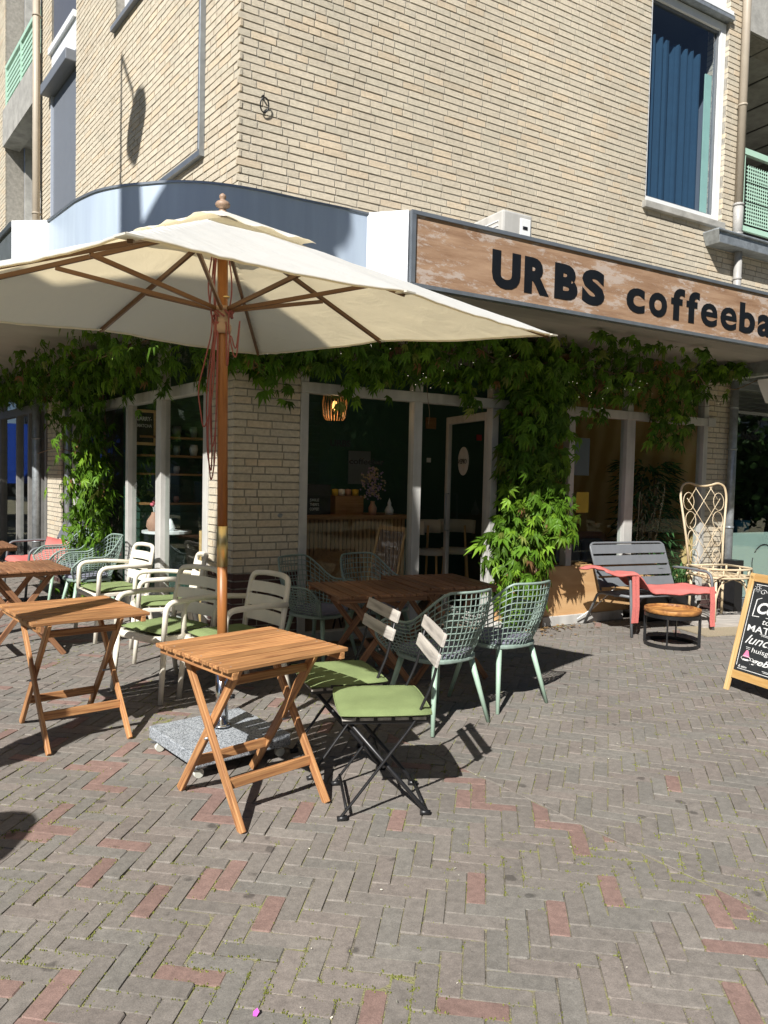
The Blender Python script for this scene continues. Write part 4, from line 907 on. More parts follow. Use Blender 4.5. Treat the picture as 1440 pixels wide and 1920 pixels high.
# ---- wide metal lounge bench (faces +x)
def bench():
    t = thing('metal_bench', '', 'bench'); m_ = M['darkgrey']; w = .53; zs = .40
    for sy in (-1, 1):
        b = MB(); y = sy*w
        b.tube(loop([(.33, y, 0), (.30, y, zs), (.28, y, .60), (-.10, y, .61), (-.24, y*.97, .60)], .09, 6), .0145, 8); b.build('armrest', m_, t)
        b = MB(); b.tube(loop([(.29, y, zs-.01), (-.14, y, zs-.03), (-.20, y, zs-.05), (-.40, y, 0)], .08, 6), .0145, 8); b.build('rear_leg', m_, t)
    b = MB(); def_ = lambda z: -.20-(z-.38)*.42
    b.tube(loop([(def_(.38), -.49, .38), (def_(.86), -.50, .86), (def_(.86), .50, .86), (def_(.38), .49, .38)], .07, 6), .013, 8); b.tube([(.30, -w, zs-.01), (.30, w, zs-.01)], .0145, 8); b.tube([(-.19, -w, zs-.04), (-.19, w, zs-.04)], .0145, 8); b.tube([(.06, -w, zs-.035), (.06, w, zs-.035)], .010, 8); b.build('frame', m_, t)
    b = MB()
    for i in range(6): b.obox((-.14+.082*i, 0, zs-.02), (0, w-.02, 0), (.034, 0, .003), (0, 0, .003))
    b.build('seat_slats', m_, t)
    b = MB()
    for z in (.46, .572, .684, .796): b.obox((def_(z)+.014, 0, z), (0, .50, 0), (.003, 0, .001), (-.02, 0, .046))
    b.build('back_slats', m_, t, bevel=.002)
    return t
bn = bench()
place(bn, False, 'dark grey metal bench with a coral blanket beside the wicker chair', (6.30, 5.34, 0), radians(-97), 'dark grey slatted metal benches')
place(bn, True, 'dark grey metal bench with a coral blanket at the far left', (.92, 10.0, 0), radians(189), 'dark grey slatted metal benches')
def drape(name, label, T, path, y0, y1, wob=.012):
    """cloth strip: path = (x,z) profile, swept from y0 to y1 with folds"""
    b = MB(); n = 26; P = loop([(x, 0, z) for x, z in path], .05, 4); q = len(P); top = []; 
    for i in range(n+1):
        u = i/n; y = y0+(y1-y0)*u
        for j, p in enumerate(P): top.append(V((p.x+.01*noise.noise((y*4, j*.3, 1)), y+.012*noise.noise((y*5, j*.25, 7)), p.z+wob*noise.noise((y*6, j*.35, 3)))))
    low = [p+V((0.0, 0, -.014)) for p in top]; fs = []
    for i in range(n):
        for j in range(q-1): a = i*q+j; fs += [(a, a+q, a+q+1, a+1), (len(top)+a, len(top)+a+1, len(top)+a+q+1, len(top)+a+q)]
    for i in range(n): a = i*q; fs.append((a, len(top)+a, len(top)+a+q, a+q)); a = i*q+q-1; fs.append((a, a+q, len(top)+a+q, len(top)+a))
    for j in range(q-1): fs.append((j, j+1, len(top)+j+1, len(top)+j)); a = n*q+j; fs.append((a, len(top)+a, len(top)+a+1, a+1))
    b.add([T(p) for p in top+low], fs, (1, 1, 1), 0, True); o = b.build(name, M['coral']); tag(o, label, 'blanket', 'coral blankets'); return o
def Tb(x, y, az):
    c, s = cos(radians(az)), sin(radians(az)); return lambda p: V((x+p[0]*c-p[1]*s, y+p[0]*s+p[1]*c, p[2]))
tb = Tb(6.30, 5.34, -97)
def drape2(name, label, T, x0, x1, prof, th=.016):
    b = MB(); nx, ny = 14, 44; top = []
    for i in range(ny+1):
        y = prof[0][0]+(prof[-1][0]-prof[0][0])*i/ny
        for a_, c_ in zip(prof, prof[1:]):
            if a_[0] <= y <= c_[0]+1e-6: k = (y-a_[0])/(c_[0]-a_[0]); k = k*k*(3-2*k); z0 = a_[1]+(c_[1]-a_[1])*k; break
        for j in range(nx+1):
            u = j/nx; x = x0+(x1-x0)*u+.012*noise.noise((y*5, u*2, 2)); z = z0-.035*max(0, u-.9)/.1*(1 if z0 < .5 else .6)+.014*noise.noise((y*7, u*3, 3))+(.02*sin(y*16+u*3)*max(0, min(1, (z0-.44)/.1)))
            top.append(V((x, y, z)))
    q = nx+1; m_ = len(top); low = [p-V((0, 0, th)) for p in top]; fs = []
    for i in range(ny):
        for j in range(nx): a = i*q+j; fs += [(a, a+q, a+q+1, a+1), (m_+a, m_+a+1, m_+a+q+1, m_+a+q)]
        a = i*q; fs.append((a, m_+a, m_+a+q, a+q)); a = i*q+nx; fs.append((a, a+q, m_+a+q, m_+a))
    for j in range(nx): fs.append((j, j+1, m_+j+1, m_+j)); a = ny*q+j; fs.append((a, m_+a, m_+a+1, a+1))
    b.add([T(p) for p in top+low], fs, (1, 1, 1), 0, True); o = b.build(name, M['coral']); tag(o, label, 'blanket', 'coral blankets'); return o
bl = drape2('blanket', 'coral pink blanket draped from the armrest across the bench beside the rattan chair', tb, -.10, .325, [(-.86, .66), (-.62, .645), (-.50, .625), (-.22, .455), (.1, .438), (.56, .44)])
def ribbon(T, pts, w, parent):
    b = MB(); n = len(pts)
    for k, dw in enumerate((-.5, .5)):
        P = [V(p) for p in pts]; vs = []
        for p, ww in zip(P, (w,)*n): vs += [T(p+V((0, ww*(dw-.42), 0))), T(p+V((0, ww*(dw+.42), 0))), T(p+V((-.006, ww*(dw-.42), 0))), T(p+V((-.006, ww*(dw+.42), 0)))]
        fs = []
        for i in range(n-1): a = 4*i; fs += [(a, a+1, a+5, a+4), (a+2, a+6, a+7, a+3), (a, a+4, a+6, a+2), (a+1, a+3, a+7, a+5)]
        b.add(vs, fs)
    o = b.build('tie_strap', M['coral'], parent); return o
ribbon(tb, [(.325, -.50, .60), (.335, -.50, .45), (.345, -.50, .30), (.34, -.505, .14)], .045, bl); ribbon(tb, [(.33, .50, .46), (.345, .50, .30), (.345, .50, .12), (.35, .505, .05)], .035, bl)
tb2 = Tb(.92, 10.0, 189)
drape('blanket', 'coral pink blanket on the far left bench', tb2, [(-.17, .66), (-.13, .47), (-.05, .425), (.14, .425), (.30, .43), (.33, .38)], -.50, .50)

# ---- coffee table
ct = thing('coffee_table', 'low round coffee table with a wooden tray top and black ring frame', 'table', (5.82, 4.68, 0)); R = .25
b = MB(); b.lathe([(0, .325), (R-.012, .325), (R-.006, .345), (R, .352), (R+.004, .345), (R+.004, .315), (R-.01, .308), (0, .308)], 40); b.build('tray_top', M['traywood'], ct)
b = MB()
for z in (.0, .272): b.lathe([(R-.014, z+.001), (R-.002, z+.001), (R-.002, z+.034), (R-.014, z+.034), (R-.014, z+.001)], 40, smooth=False)
b.build('ring_frame', M['black'], ct)
for a in (30, 120, 210, 300): b = MB(); b.beam(((R-.008)*cos(radians(a)), (R-.008)*sin(radians(a)), .01), ((R-.008)*cos(radians(a)), (R-.008)*sin(radians(a)), .30), .012, .026, (cos(radians(a)), sin(radians(a)), 0)); b.build('leg', M['black'], ct)

# ---- rattan chair (faces +x)
rt = thing('rattan_chair', 'tall pale rattan chair with a lattice and ring back by the drainpipe', 'chair', (7.27, 5.25, 0), radians(-104)); m_ = M['rattan']
zs = .47; bx = -.22
def bk2(y, z): return V((bx-.10*(z-zs), y, z))
b = MB()
out = [(-.22, .55), (-.245, .85), (-.285, 1.15), (-.31, 1.33), (-.285, 1.45), (-.20, 1.485), (-.10, 1.455), (0, 1.44), (.10, 1.455), (.20, 1.485), (.285, 1.45), (.31, 1.33), (.285, 1.15), (.245, .85), (.22, .55)]
b.tube(loop([bk2(y, z) for y, z in out], .08, 4), .0130, 8); b.build('back_frame', m_, rt)
for sy in (-1, 1):
    b = MB()
    for z, rr, yy in ((.66, .062, .165), (.86, .075, .175), (1.06, .080, .195), (1.27, .082, .215)):
        b.tube([bk2(sy*(yy+rr*.85*cos(2*pi*i/16)-.015), z+rr*1.22*sin(2*pi*i/16)) for i in range(16)], .0042, 6, closed=True)
    b.build('back_rings', m_, rt)
b = MB()
def wid(z): return .205+.08*min(1, (z-.55)/.7)
for k in range(-3, 4):
    for s in (-1, 1):
        P = []
        for i in range(40):
            z = .57+.87*i/39; y = s*((z-1.0)*.72)+k*.20
            if abs(y) < wid(z)-.06: P.append(bk2(y, z))
        if len(P) > 3: b.tube([P[0], P[-1]], .0040, 6)
b.build('back_lattice', m_, rt)
b = MB()
for z in (zs+.09, zs): b.tube(loop([(-.20, -.25, z), (.16, -.29, z), (.26, -.16, z), (.28, 0, z), (.26, .16, z), (.16, .29, z), (-.20, .25, z)], .06), .0125, 8); b.tube([(-.20, -.27, z), (-.20, .27, z)], .0125, 8)
for x, y in ((.16, -.28), (.25, -.16), (.275, 0), (.25, .16), (.16, .28), (.0, -.27), (.0, .27), (-.18, -.24), (-.18, .24), (-.2, -.08), (-.2, .08)): b.tube([(x, y, zs), (x, y, zs+.09)], .011, 7)
b.tube([(.27, -.28, zs+.03), (.27, .28, zs+.03)], .006, 6); b.build('seat_rail', m_, rt)
b = MB()
for i in range(7): y = -.21+.07*i; b.tube([(-.20, y, zs), (.22 if abs(y) < .15 else .17, y, zs)], .006, 6)
for x in (-.1, 0, .1): b.tube([(x, -.27, zs+.006), (x, .27, zs+.006)], .006, 6)
b.build('seat', m_, rt)
for x, y in ((.20, -.21), (.20, .21), (-.19, -.21), (-.19, .21)):
    b = MB(); b.tube([(x, y, zs), (x*1.08, y*1.05, 0)], .015, 8)
    b.build('leg', m_, rt)
b = MB()
for sy in (-1, 1): b.tube(loop([(.205, sy*.21, .20), (.20, sy*.16, .40), (.21, 0, .455)], .12), .008, 6); b.tube(loop([(.20, sy*.215, .20), (.14, sy*.23, .40), (0, sy*.235, .455)], .12), .008, 6)
b.build('brace', m_, rt)
b = MB(); b.box(-.48, .48, -.30, .30, .008, .05, T=Tb(7.32, 5.24, -14)); o = b.build('wooden_platform', M['grey_wood']); tag(o, 'flat wooden platform under the rattan chair', 'platform')
for z in list(rt.children)+[rt]: pass
rt.location.z = .05
b = MB(); b.box(-.45, .45, -.22, .22, .0, .012, T=Tb(6.95, 4.90, -12)); o = b.build('doormat', M['coir']); tag(o, 'thin brown doormat in front of the wooden platform', 'mat')

# ---- chalkboard A-frame
ab = thing('pavement_sign', 'pine framed chalkboard pavement sign with hand lettered menu', 'sign', (4.93, 3.49, 0)); e1 = V((cos(radians(-100)), sin(radians(-100)), 0)); en = V((cos(radians(-190)), sin(radians(-190)), 0)); H = .86
lean = -en*.215+V((0, 0, H)); up = lean.normalized(); nrm = e1.cross(up)
if nrm.dot(en) < 0: nrm = -nrm
O = V((4.93, 3.49, 0)); Wd = .60; hh = lean.length
def Ta(p): return O+e1*p[0]+up*p[2]+nrm*p[1]
def apart(name, mb, m_, bevel=0): return spart(name, mb, m_, ab, bevel)
b = MB(); b.box(0, .040, -.02, .0, 0, hh, rc(), 0, Ta, 'z'); b.box(Wd-.045, Wd, -.02, 0, 0, hh, rc(), 0, Ta, 'z'); b.box(.045, Wd-.045, -.02, -.001, hh-.06, hh, (.8, .72, .62), 0, Ta); b.box(.045, Wd-.045, -.02, -.001, .10, .16, (.85, .78, .66), 0, Ta); apart('frame', b, M['pine'], .003)
b = MB(); b.box(.045, Wd-.045, -.016, -.008, .16, hh-.06, T=Ta); apart('chalkboard', b, M['board'])
b = MB(); l2_ = -(-en*.215)+V((0, 0, H)); bo = O-en*.43; up2 = l2_.normalized()
for x in (.01, Wd-.05):
    p0 = bo+e1*(x+.02); b.beam(p0, p0+l2_*.985, .04, .02, tuple(e1))
b.beam(bo+e1*.02+up2*.13, bo+e1*(Wd-.03)+up2*.13, .02, .05, (0, 0, 1)); apart('rear_leg', b, M['pine'])
b = MB(); p = .052
def seg(x0, z0, x1, z1, w_=.004, m=0): b.beam(Ta((x0, -.0065, z0)), Ta((x1, -.0065, z1)), w_, .0015, tuple(nrm), (1, 1, 1), m)
seg(.062, .20, .062, hh-.115); seg(.075, .18, Wd-.075, .18); seg(.075, hh-.078, Wd-.075, hh-.078); seg(Wd-.062, .2, Wd-.062, hh-.115)
for i in range(9): a = i*2*pi/9; seg(.095+.022*cos(a), hh-.105+.022*sin(a), .095+.03*cos(a), hh-.105+.03*sin(a), .003)
b.tube([Ta((.095+.014*cos(i*2*pi/12), -.006, hh-.105+.014*sin(i*2*pi/12))) for i in range(12)], .0016, 4, closed=True)
b.tube([Ta((.15+.03*cos(i*.5)*(1-i/20), -.006, hh-.13+.022*sin(i*.5)*(1-i/20))) for i in range(16)][::-1]+[Ta((.19+.012*i, -.006, hh-.125+.012*sin(i*1.0))) for i in range(6)], .002, 4)
seg(.10, .575, .11, .70, .007); seg(.11, .70, .15, .715, .004); seg(.10, .575, .16, .578, .005); seg(.22, .578, .46, .585, .004); seg(.25, .735, .48, .74, .004)
seg(.20, .458, .30, .452, .003); seg(.215, .448, .29, .444, .003); seg(.11, .345, .15, .343, .003); seg(.115, .333, .145, .332, .003); seg(.125, .32, .137, .32, .003)
seg(.29, .205, .42, .207, .003); seg(.30, .197, .4, .198, .003)
b.tube([Ta((.13+.042*cos(i*pi/8), -.006, .262+.016*sin(i*pi/8))) for i in range(16)], .0022, 4, closed=True); seg(.105, .25, .155, .252, .012)
b.tube([Ta((.185+.014*cos(i*pi/5), -.006, .262+.010*sin(i*pi/5))) for i in range(10)], .0018, 4, closed=True)
apart('chalk_drawing', b, M['chalk'])
b = MB(); b.prism([(.098, .272), (.16, .272), (.140, .318), (.122, .322)], -.0062, -.0055, T=lambda p: Ta((p[0], p[2], p[1]))); apart('chalk_cake', b, M['pinkchalk'])
for s, x, z, w_, h_, bo_, sh in (('Coffee', .13, .60, .34, .085, .006, .25), ('to go', .20, .515, .17, .045, .0, .2), ('MATCHA', .085, .462, .40, .048, .001, 0), ('lunch', .09, .372, .27, .066, .0, .5), ('huisgemaakt', .165, .305, .36, .045, -.001, .1), ('gebak', .175, .222, .27, .060, .003, .4), ('& eten', .08, .19, .075, .018, .0, .2)):
    z0 = z
    text_obj('chalk_lettering', s, .1, 'chalk', Ta((x, -.0062, z0)), tuple(e1), tuple(up), bold=bo_*.5, shear=sh, depth=.0006, fit=(w_, h_), parent=ab)

# ---- parasol
PB = V((1.248, 3.892, 0)); ax = V((-.031, -.060, 1)).normalized(); yaw = -1.217
ex = V((cos(yaw), sin(yaw), 0)); ex = (ex-ax*ex.dot(ax)).normalized(); ey = ax.cross(ex)
um = thing('parasol', 'large cream square parasol with a wooden pole and maroon ropes', 'parasol', PB)
def U(p): return PB+ex*p[0]+ey*p[1]+ax*p[2]
def upart(name, mb, m_, bevel=0): return spart(name, mb, m_, um, bevel)
A, Bh, zh, za = 1.20, 1.262, 2.290, 2.80
def can(u, v):      # u,v in [-1,1]
    r = max(abs(u), abs(v)); t = 0 if r == 0 else min(abs(u), abs(v))/r; z = zh+.034*(0 if r == 0 else 1-min(abs(u), abs(v))/r)*r+(za-zh)*(1-r)
    # hem dips between ribs, cloth sags a little between the spokes
    t = 0 if r == 0 else min(abs(u), abs(v))/r; sag = sin(pi*t)*r
    z -= .013*sag; k = 1-.014*sag
    z += .006*noise.noise((u*3.1+5, v*3.1, 2))*r + .004*noise.noise((u*9, v*9, 4))+.006*max(0, r-.75)*noise.noise((u*22, v*22, 6))*4*t
    return V((u*A*k, v*Bh*k, z))
b = MB(); n = 48; vs = []; fs = []
for i in range(n+1):
    for j in range(n+1): vs.append(U(can(-1+2*i/n, -1+2*j/n)))
for i in range(n):
    for j in range(n): a = i*(n+1)+j; fs.append((a, a+n+1, a+n+2, a+1))
b.add(vs, fs, (1, 1, 1), 0, False)
hem = []
for k in range(4):
    for i in range(n):
        t = -1+2*i/n; u, v = ((t, -1), (1, t), (-t, 1), (-1, -t))[k]; hem.append(U(can(u, v)+V((0, 0, -.004))))
b.tube(hem, .006, 6, closed=True)
upart('canopy', b, M['parasol'])
b = MB(); n = 28; vs = []; fs = []
for i in range(n+1):
    for j in range(n+1):
        u, v = -1+2*i/n, -1+2*j/n; r = max(abs(u), abs(v)); rip = (max(0, r-.55)/.45)**2; s = .27
        z = za+.030-(za-zh)*s*r*.97+.008*rip*sin((u*9 if abs(v) > abs(u) else v*9)+1)+.01*rip*noise.noise((u*6, v*6, 1)); vs.append(U((u*A*s, v*Bh*s, z)))
for i in range(n):
    for j in range(n): a = i*(n+1)+j; fs.append((a, a+n+1, a+n+2, a+1))
b.add(vs, fs, (1, 1, 1), 0, True); upart('vent_cap', b, M['parasol'])
b = MB(); b.tube([U((0, 0, .40)), U((0, 0, 1.05))], .0265, 16); upart('pole', b, M['pole'])
b = MB(); b.tube([U((0, 0, 1.02)), U((0, 0, 1.235))], .0285, 16); upart('pole_ferrule', b, M['brass'])
b = MB(); b.tube([U((0, 0, 1.23)), U((0, 0, za-.02))], .0265, 16); upart('pole', b, M['pole'])
b = MB(); b.lathe([(.0, -.02), (.030, -.02), (.030, .0), (.022, .01), (.018, .018), (.042, .03), (.046, .045), (.036, .06), (.018, .068), (.015, .075), (.022, .085), (.020, .098), (.008, .108), (0, .112)], 18); fo = b.build('finial', M['finial']); fo.parent = um; fo.location = (za+.022)*ax-V((0, 0, 0)); fo.scale = (.82, .82, .82); fo.rotation_euler = ax.to_track_quat('Z', 'Y').to_euler()
hz = 2.325
b = MB(); b.tube([U((0, 0, hz-.10)), U((0, 0, hz-.085)), U((0, 0, hz-.06)), U((0, 0, hz-.05)), U((0, 0, hz-.02)), U((0, 0, hz+.01))], [.040, .044, .044, .036, .036, .048], 16); b.tube([U((0, 0, hz+.01)), U((0, 0, hz+.035))], .046, 16); upart('runner_hub', b, M['finial'])
b = MB(); b.tube([U((0, 0, za-.10)), U((0, 0, za-.03))], .045, 16); upart('top_hub', b, M['finial'])
dirs = [(1, 0), (1, 1), (0, 1), (-1, 1), (-1, 0), (-1, -1), (0, -1), (1, -1)]
for u, v in dirs:
    b = MB(); p0 = V((0, 0, za-.06)); tip = can(u*.985, v*.985)+V((0, 0, -.018)); d = V((u*A, v*Bh, 0)).normalized(); q0 = p0+d*.04
    b.beam(U(q0), U(tip), .017, .024, tuple(ax), rc()); upart('rib', b, M['ribwood'], .002)
    rr = .56 if u*v == 0 else .46
    mid = q0.lerp(tip, rr)+V((0, 0, -.016)); h0 = V((0, 0, hz+.02))+d*.045; b = MB(); b.beam(U(h0), U(mid), .015, .022, tuple(ax), rc()); upart('strut', b, M['ribwood'], .002)
    if u*v == 0 or True: b = MB(); b.obox(U(can(u*.99, v*.99)+V((0, 0, -.012))), ex*.03, ey*.03, ax*.003); upart('rib_pocket', b, M['fabric'])
b = MB(); rnd = random.Random(3)
def rope(pts, r=.0036): b.tube([U(p) for p in loop(pts, .16, 7)], r, 6)
for dx, dy, z1 in ((-.045, -.02, 1.50),):
    rope([(dx*.8, dy, 2.66), (dx*1.7, dy*1.2, 2.35), (dx*.8, dy, 2.26), (dx*2.2, dy*1.5, 1.95), (dx*2.0, dy*1.4, z1+.1), (dx*1.2, dy-.01, z1), (dx*.5, dy-.03, z1+.12), (dx*1.0, dy-.02, 2.0), (dx*.9, dy, 2.25), (dx*1.3, dy+.01, 2.6)])
# ex points roughly away to the lower right of the photo, so the hanging loops sit on the -ey side
for sgn, w1, zlo in ((-1, .12, 1.72), (-1, .07, 1.45), (-1, .060, 1.62), (1, .10, 2.12)):
    lx, ly = .868*w1*sgn, -.497*w1*sgn; q = lambda k, z: tuple((lambda w_: (w_.dot(ex), w_.dot(ey), z))(V((lx*k, ly*k, 0))-V((.496, .867, 0))*.035))
    rope([q(.35, 2.62), q(.6, 2.45), q(.3, 2.27), q(.75, 2.05), q(1.0, zlo+.22), q(.75, zlo), q(.45, zlo+.12), q(.3, 2.0), q(.25, 2.28)])
upart('rope', b, M['rope'])
b = MB(); 
for i in range(9):
    a = i*2.4; b.tube([U((.05*cos(a)+.01, .05*sin(a), hz+.01)), U((.05*cos(a+1), .05*sin(a+1), hz-.02))], .005, 6)
upart('rope_knot', b, M['rope'])
b = MB(); b.lathe([(0, -.004), (.016, -.004), (.016, .004), (0, .004)], 14, U((0, 0, hz+.07))-V((.496, .867, 0))*.05+V((.868, -.497, 0))*.03); upart('pulley', b, M['brass'])
# base
base = thing('granite_base', 'square grey granite parasol base on small white castors', 'base', (1.222, 3.862, 0), radians(11))
b = MB(); b.box(-.275, .275, -.275, .275, .066, .132); b.build('granite_slab', M['granite'], base, bevel=.006)
b = MB(); b.tube([(.026, .024, .143), (.017, .010, .45)], .034, 20); b.lathe([(0, .145), (.052, .145), (.052, .151), (.03, .155), (0, .155)], 24, (.026, .024, 0)); b.build('chrome_tube', M['chrome'], base)
b = MB(); b.tube([(.055, .01, .30), (.085, -.01, .30)], .013, 10); b.build('clamp_knob', M['black'], base)
for sx in (-1, 1):
    for sy in (-1, 1):
        x, y = sx*.225, sy*.225; b = MB(); b.box(x-.012, x+.028, y-.016, y+.016, .045, .072); b.build('castor_bracket', M['chrome'], base)
        b = MB(); b.tube([(x+sx*.012, y-.013, .025), (x+sx*.012, y+.013, .025)], .025, 14, (.9, .9, .8)); b.build('castor_wheel', M['white'], base)
        b = MB(); b.obox((x+sx*.035, y+sy*.01, .05), (.022, 0, -.006), (0, .012, 0), (0, 0, .002)); b.build('brake_lever', M['alu'], base)

# ------------------------------------------------------------ small fittings on the walls
ac = thing('air_conditioner', 'white outdoor air conditioner unit on the canopy behind the shop sign', 'air conditioner', TR((2.245, -.40, 3.37)))
b = MB(); b.box(2.085, 2.41, -.74, -.03, 3.37, 3.815, T=TR); spart('casing', b, M['offwhite'], ac, .02)
b = MB(); b.box(2.27, 2.385, -.752, -.738, 3.43, 3.77, T=TR); spart('valve_cover', b, M['white'], ac, .008)
b = MB(); b.box(2.295, 2.345, -.757, -.751, 3.675, 3.70, T=TR); spart('grip', b, M['black'], ac)
b = MB(); 
for i in range(9): b.box(2.079, 2.087, -.68, -.12, 3.42+.038*i, 3.43+.038*i, (.8, .8, .8), 0, TR)
spart('side_grille', b, M['cap'], ac)
b = MB(); b.tube([TR((.20+.035*cos(i*pi/8), -.035-.01*sin(i*pi/8), 4.47+.055*sin(i*pi/8))) for i in range(16)], .006, 6, closed=True); b.tube([TR((.19, .01, 4.55)), TR((.19, -.035, 4.54))], .008, 6); o = b.build('wall_ring', M['black']); tag(o, 'black iron ring on the brick wall near its corner', 'wall ring')
b = MB(); b.tube([TR((.40, 0.01, 1.17)), TR((.40, -.02, 1.17))], .018, 12); b.tube([TR((.40+.015*cos(i*.5), -.03, 1.17+.015*sin(i*.5))) for i in range(10)], .004, 6); o = b.build('wall_hook', M['zinc']); tag(o, 'small steel hook on the shaded brick pillar', 'wall hook')

# ------------------------------------------------------------ climbing plants
def leaf_cluster(mb, p, out, size, rnd, lit=1.0):
    """palmate creeper leaf: five drooping leaflets; out = direction it faces"""
    out = V(out).normalized(); dn = V((rnd.gauss(0, .25), rnd.gauss(0, .25), -1)); side = out.cross(dn).normalized(); dn = side.cross(out).normalized()
    rot = rnd.gauss(0, .45); v = rnd.uniform(.5, 1.3); h = rnd.random(); size *= rnd.choice((.7, .85, 1, 1, 1.1, 1.2))
    base = (.088*v, .185*v, .014*v) if h < .7 else ((.15*v, .27*v, .02*v) if h < .94 else ((.20*v, .24*v, .05*v) if h < .985 else (.22*v, .12*v, .05*v)))
    for k in range(5):
        a = rot+(-1.15, -.58, 0, .58, 1.15)[k]+rnd.gauss(0, .08); L = size*(.72, .92, 1.0, .92, .72)[k]*rnd.uniform(.85, 1.1); wd = L*.165
        d = dn*cos(a)+side*sin(a); s = side*cos(a)-dn*sin(a); tiltv = out*rnd.uniform(-.12, .28)
        m1 = p+(d+tiltv*.9)*L*.42; e = p+(d*.97+dn*.22+tiltv*.3-out*.10)*L; lift = out*wd*.35
        mb.add([p, m1+s*wd+lift, e, m1-s*wd+lift, m1], [(0, 1, 4), (1, 2, 4), (0, 4, 3), (4, 2, 3)], base)
def vine(name, label, samples, size, seedv, stems):
    rnd = random.Random(seedv); t = thing(name, label, 'climbing plant', samples[0][0]); b = MB()
    for p, out in samples:
        o2 = V(out)+V((rnd.gauss(0, .4), rnd.gauss(0, .4), rnd.gauss(.05, .4))); leaf_cluster(b, V(p), o2, size*rnd.uniform(.7, 1.2), rnd)
    spart('foliage', b, M['leaf'], t)
    b = MB()
    for st, r in stems: b.tube(loop(st, .12, 4), r, 6)
    spart('stem', b, M['stem'], t); return t
rnd = random.Random(21)
outR = (0, -1, 0); outL = (LNx, LNy, 0)
S = []
for i in range(1250):       # right column
    z = rnd.uniform(.9, 2.85); k = min(1, max(0, (z-.9)/1.0)); u = rnd.gauss(3.04, .21+.03*k); off = .04+abs(rnd.gauss(0, .10))+.05*k
    if 2.56 < u < 3.62: S.append((TR((u, -off, z)), outR))
for i in range(560):       # bush at its foot
    a = rnd.uniform(0, 2*pi); zz = rnd.uniform(-1, 1); r = sqrt(1-zz*zz); q = rnd.uniform(.75, 1.0)
    d = V((r*cos(a), r*sin(a), zz)); 
    if d.y > .35: continue
    p = V((2.93+(.36+.05*max(0, d.z))*d.x*q, -.0+.36*d.y*q, .66+.62*d.z*q)); 
    if p.z > 1.02: p.x += .10*(p.z-1.02)/.3
    S.append((TR((p.x, p.y, max(.05, p.z))), (d.x, d.y-.3, d.z*.6+.2)))
for i in range(90):
    u = rnd.gauss(3.22, .08); z = rnd.uniform(.95, 1.30); S.append((TR((u, -.28-rnd.random()*.2, z)), outR))
stR = [([TR((2.95+.1*i, -.08, 0)), TR((2.9+.12*i, -.12, .9)), TR((3.0+.1*i, -.05, 1.8)), TR((2.7+.3*i, -.10, 2.8))], .012) for i in range(4)]
stR += [([TR((3.2+.15*i, -.3, 1.1)), TR((3.3+.12*i, -.4, 1.3)), TR((3.45+.1*i, -.38, 1.42))], .0035) for i in range(0)]
vine('climbing_plant', 'tall leafy climbing plant between the open door and the golden wall, sunlit at its foot', S, .125, 5, stR)
S = []
for i in range(2300):      # garland under the canopy, right side
    u = rnd.uniform(-.35, 5.75)
    drop = .50+.10*noise.noise((u*1.7, 0, 3))+.09*noise.noise((u*6, 0, 5))
    if u < .65: drop += .02
    if 4.5 < u < 5.35: drop += .16*sin((u-4.5)/.85*pi)
    if u > 5.3: drop *= max(.25, 1-(u-5.3)/.45)
    if 3.6 < u < 5.4 and rnd.random() < .38: continue
    z = 2.90-drop*rnd.random()**.85; off = .05+.55*rnd.random()**1.6
    if z < 2.45: off *= .5
    if u < .1 and off < .15: off += .2
    S.append((TR((u, -off, z)), outR))
for u, z0, n_ in ((.93, 2.12, 16), (.35, 2.05, 12), (.2, 2.15, 10), (2.2, 2.15, 12), (3.85, 2.10, 14), (4.75, 1.95, 26), (5.1, 1.92, 26), (4.95, 2.0, 22), (5.25, 2.1, 18), (1.25, 2.15, 8)):
    for j in range(n_): S.append((TR((u+rnd.gauss(0, .045), -.12-rnd.random()*.12, z0+(2.4-z0)*rnd.random())), outR))
for i in range(60): u = rnd.uniform(3.0, 4.6); S.append((TR((u, -.85-rnd.random()*.15, 2.86-rnd.random()*.06)), outR))
stG = []
for i in range(12):
    u = .1+.5*i; stG.append(([TR((u, -.1-.3*rnd.random(), 2.8-.1*rnd.random())), TR((u+.3, -.2-.2*rnd.random(), 2.6)), TR((u+.6, -.1-.3*rnd.random(), 2.75))], .006))
stG += [([TR((1.80, -.05, 2.6)), TR((1.78, -.09, 2.3)), TR((1.84, -.06, 2.1)), TR((1.83, -.05, 2.0))], .0025), ([TR((.93, -.14, 2.6)), TR((.95, -.16, 2.2)), TR((.92, -.15, 2.0))], .0025)]
vine('hanging_creeper', 'dark creeper garland hanging along the canopy above door and right windows', S, .10, 6, stG)
S = []
for i in range(1700):      # left garland
    s = rnd.uniform(-.1, 8.2); drop = .52+.10*noise.noise((s*1.7, 4, 3))+.08*noise.noise((s*6, 1, 5))
    if s > 5.0: drop *= .75
    z = 2.90-drop*rnd.random()**.85; off = .05+.75*rnd.random()**1.5
    if z < 2.45: off *= .5
    S.append((TL((s, -off, z)), outL))
for s, z0, n_ in ((1.1, 2.15, 12), (1.9, 2.10, 14), (.25, 2.2, 10)):
    for j in range(n_): S.append((TL((s+rnd.gauss(0, .06), -.12-rnd.random()*.12, z0+(2.4-z0)*rnd.random())), outL))
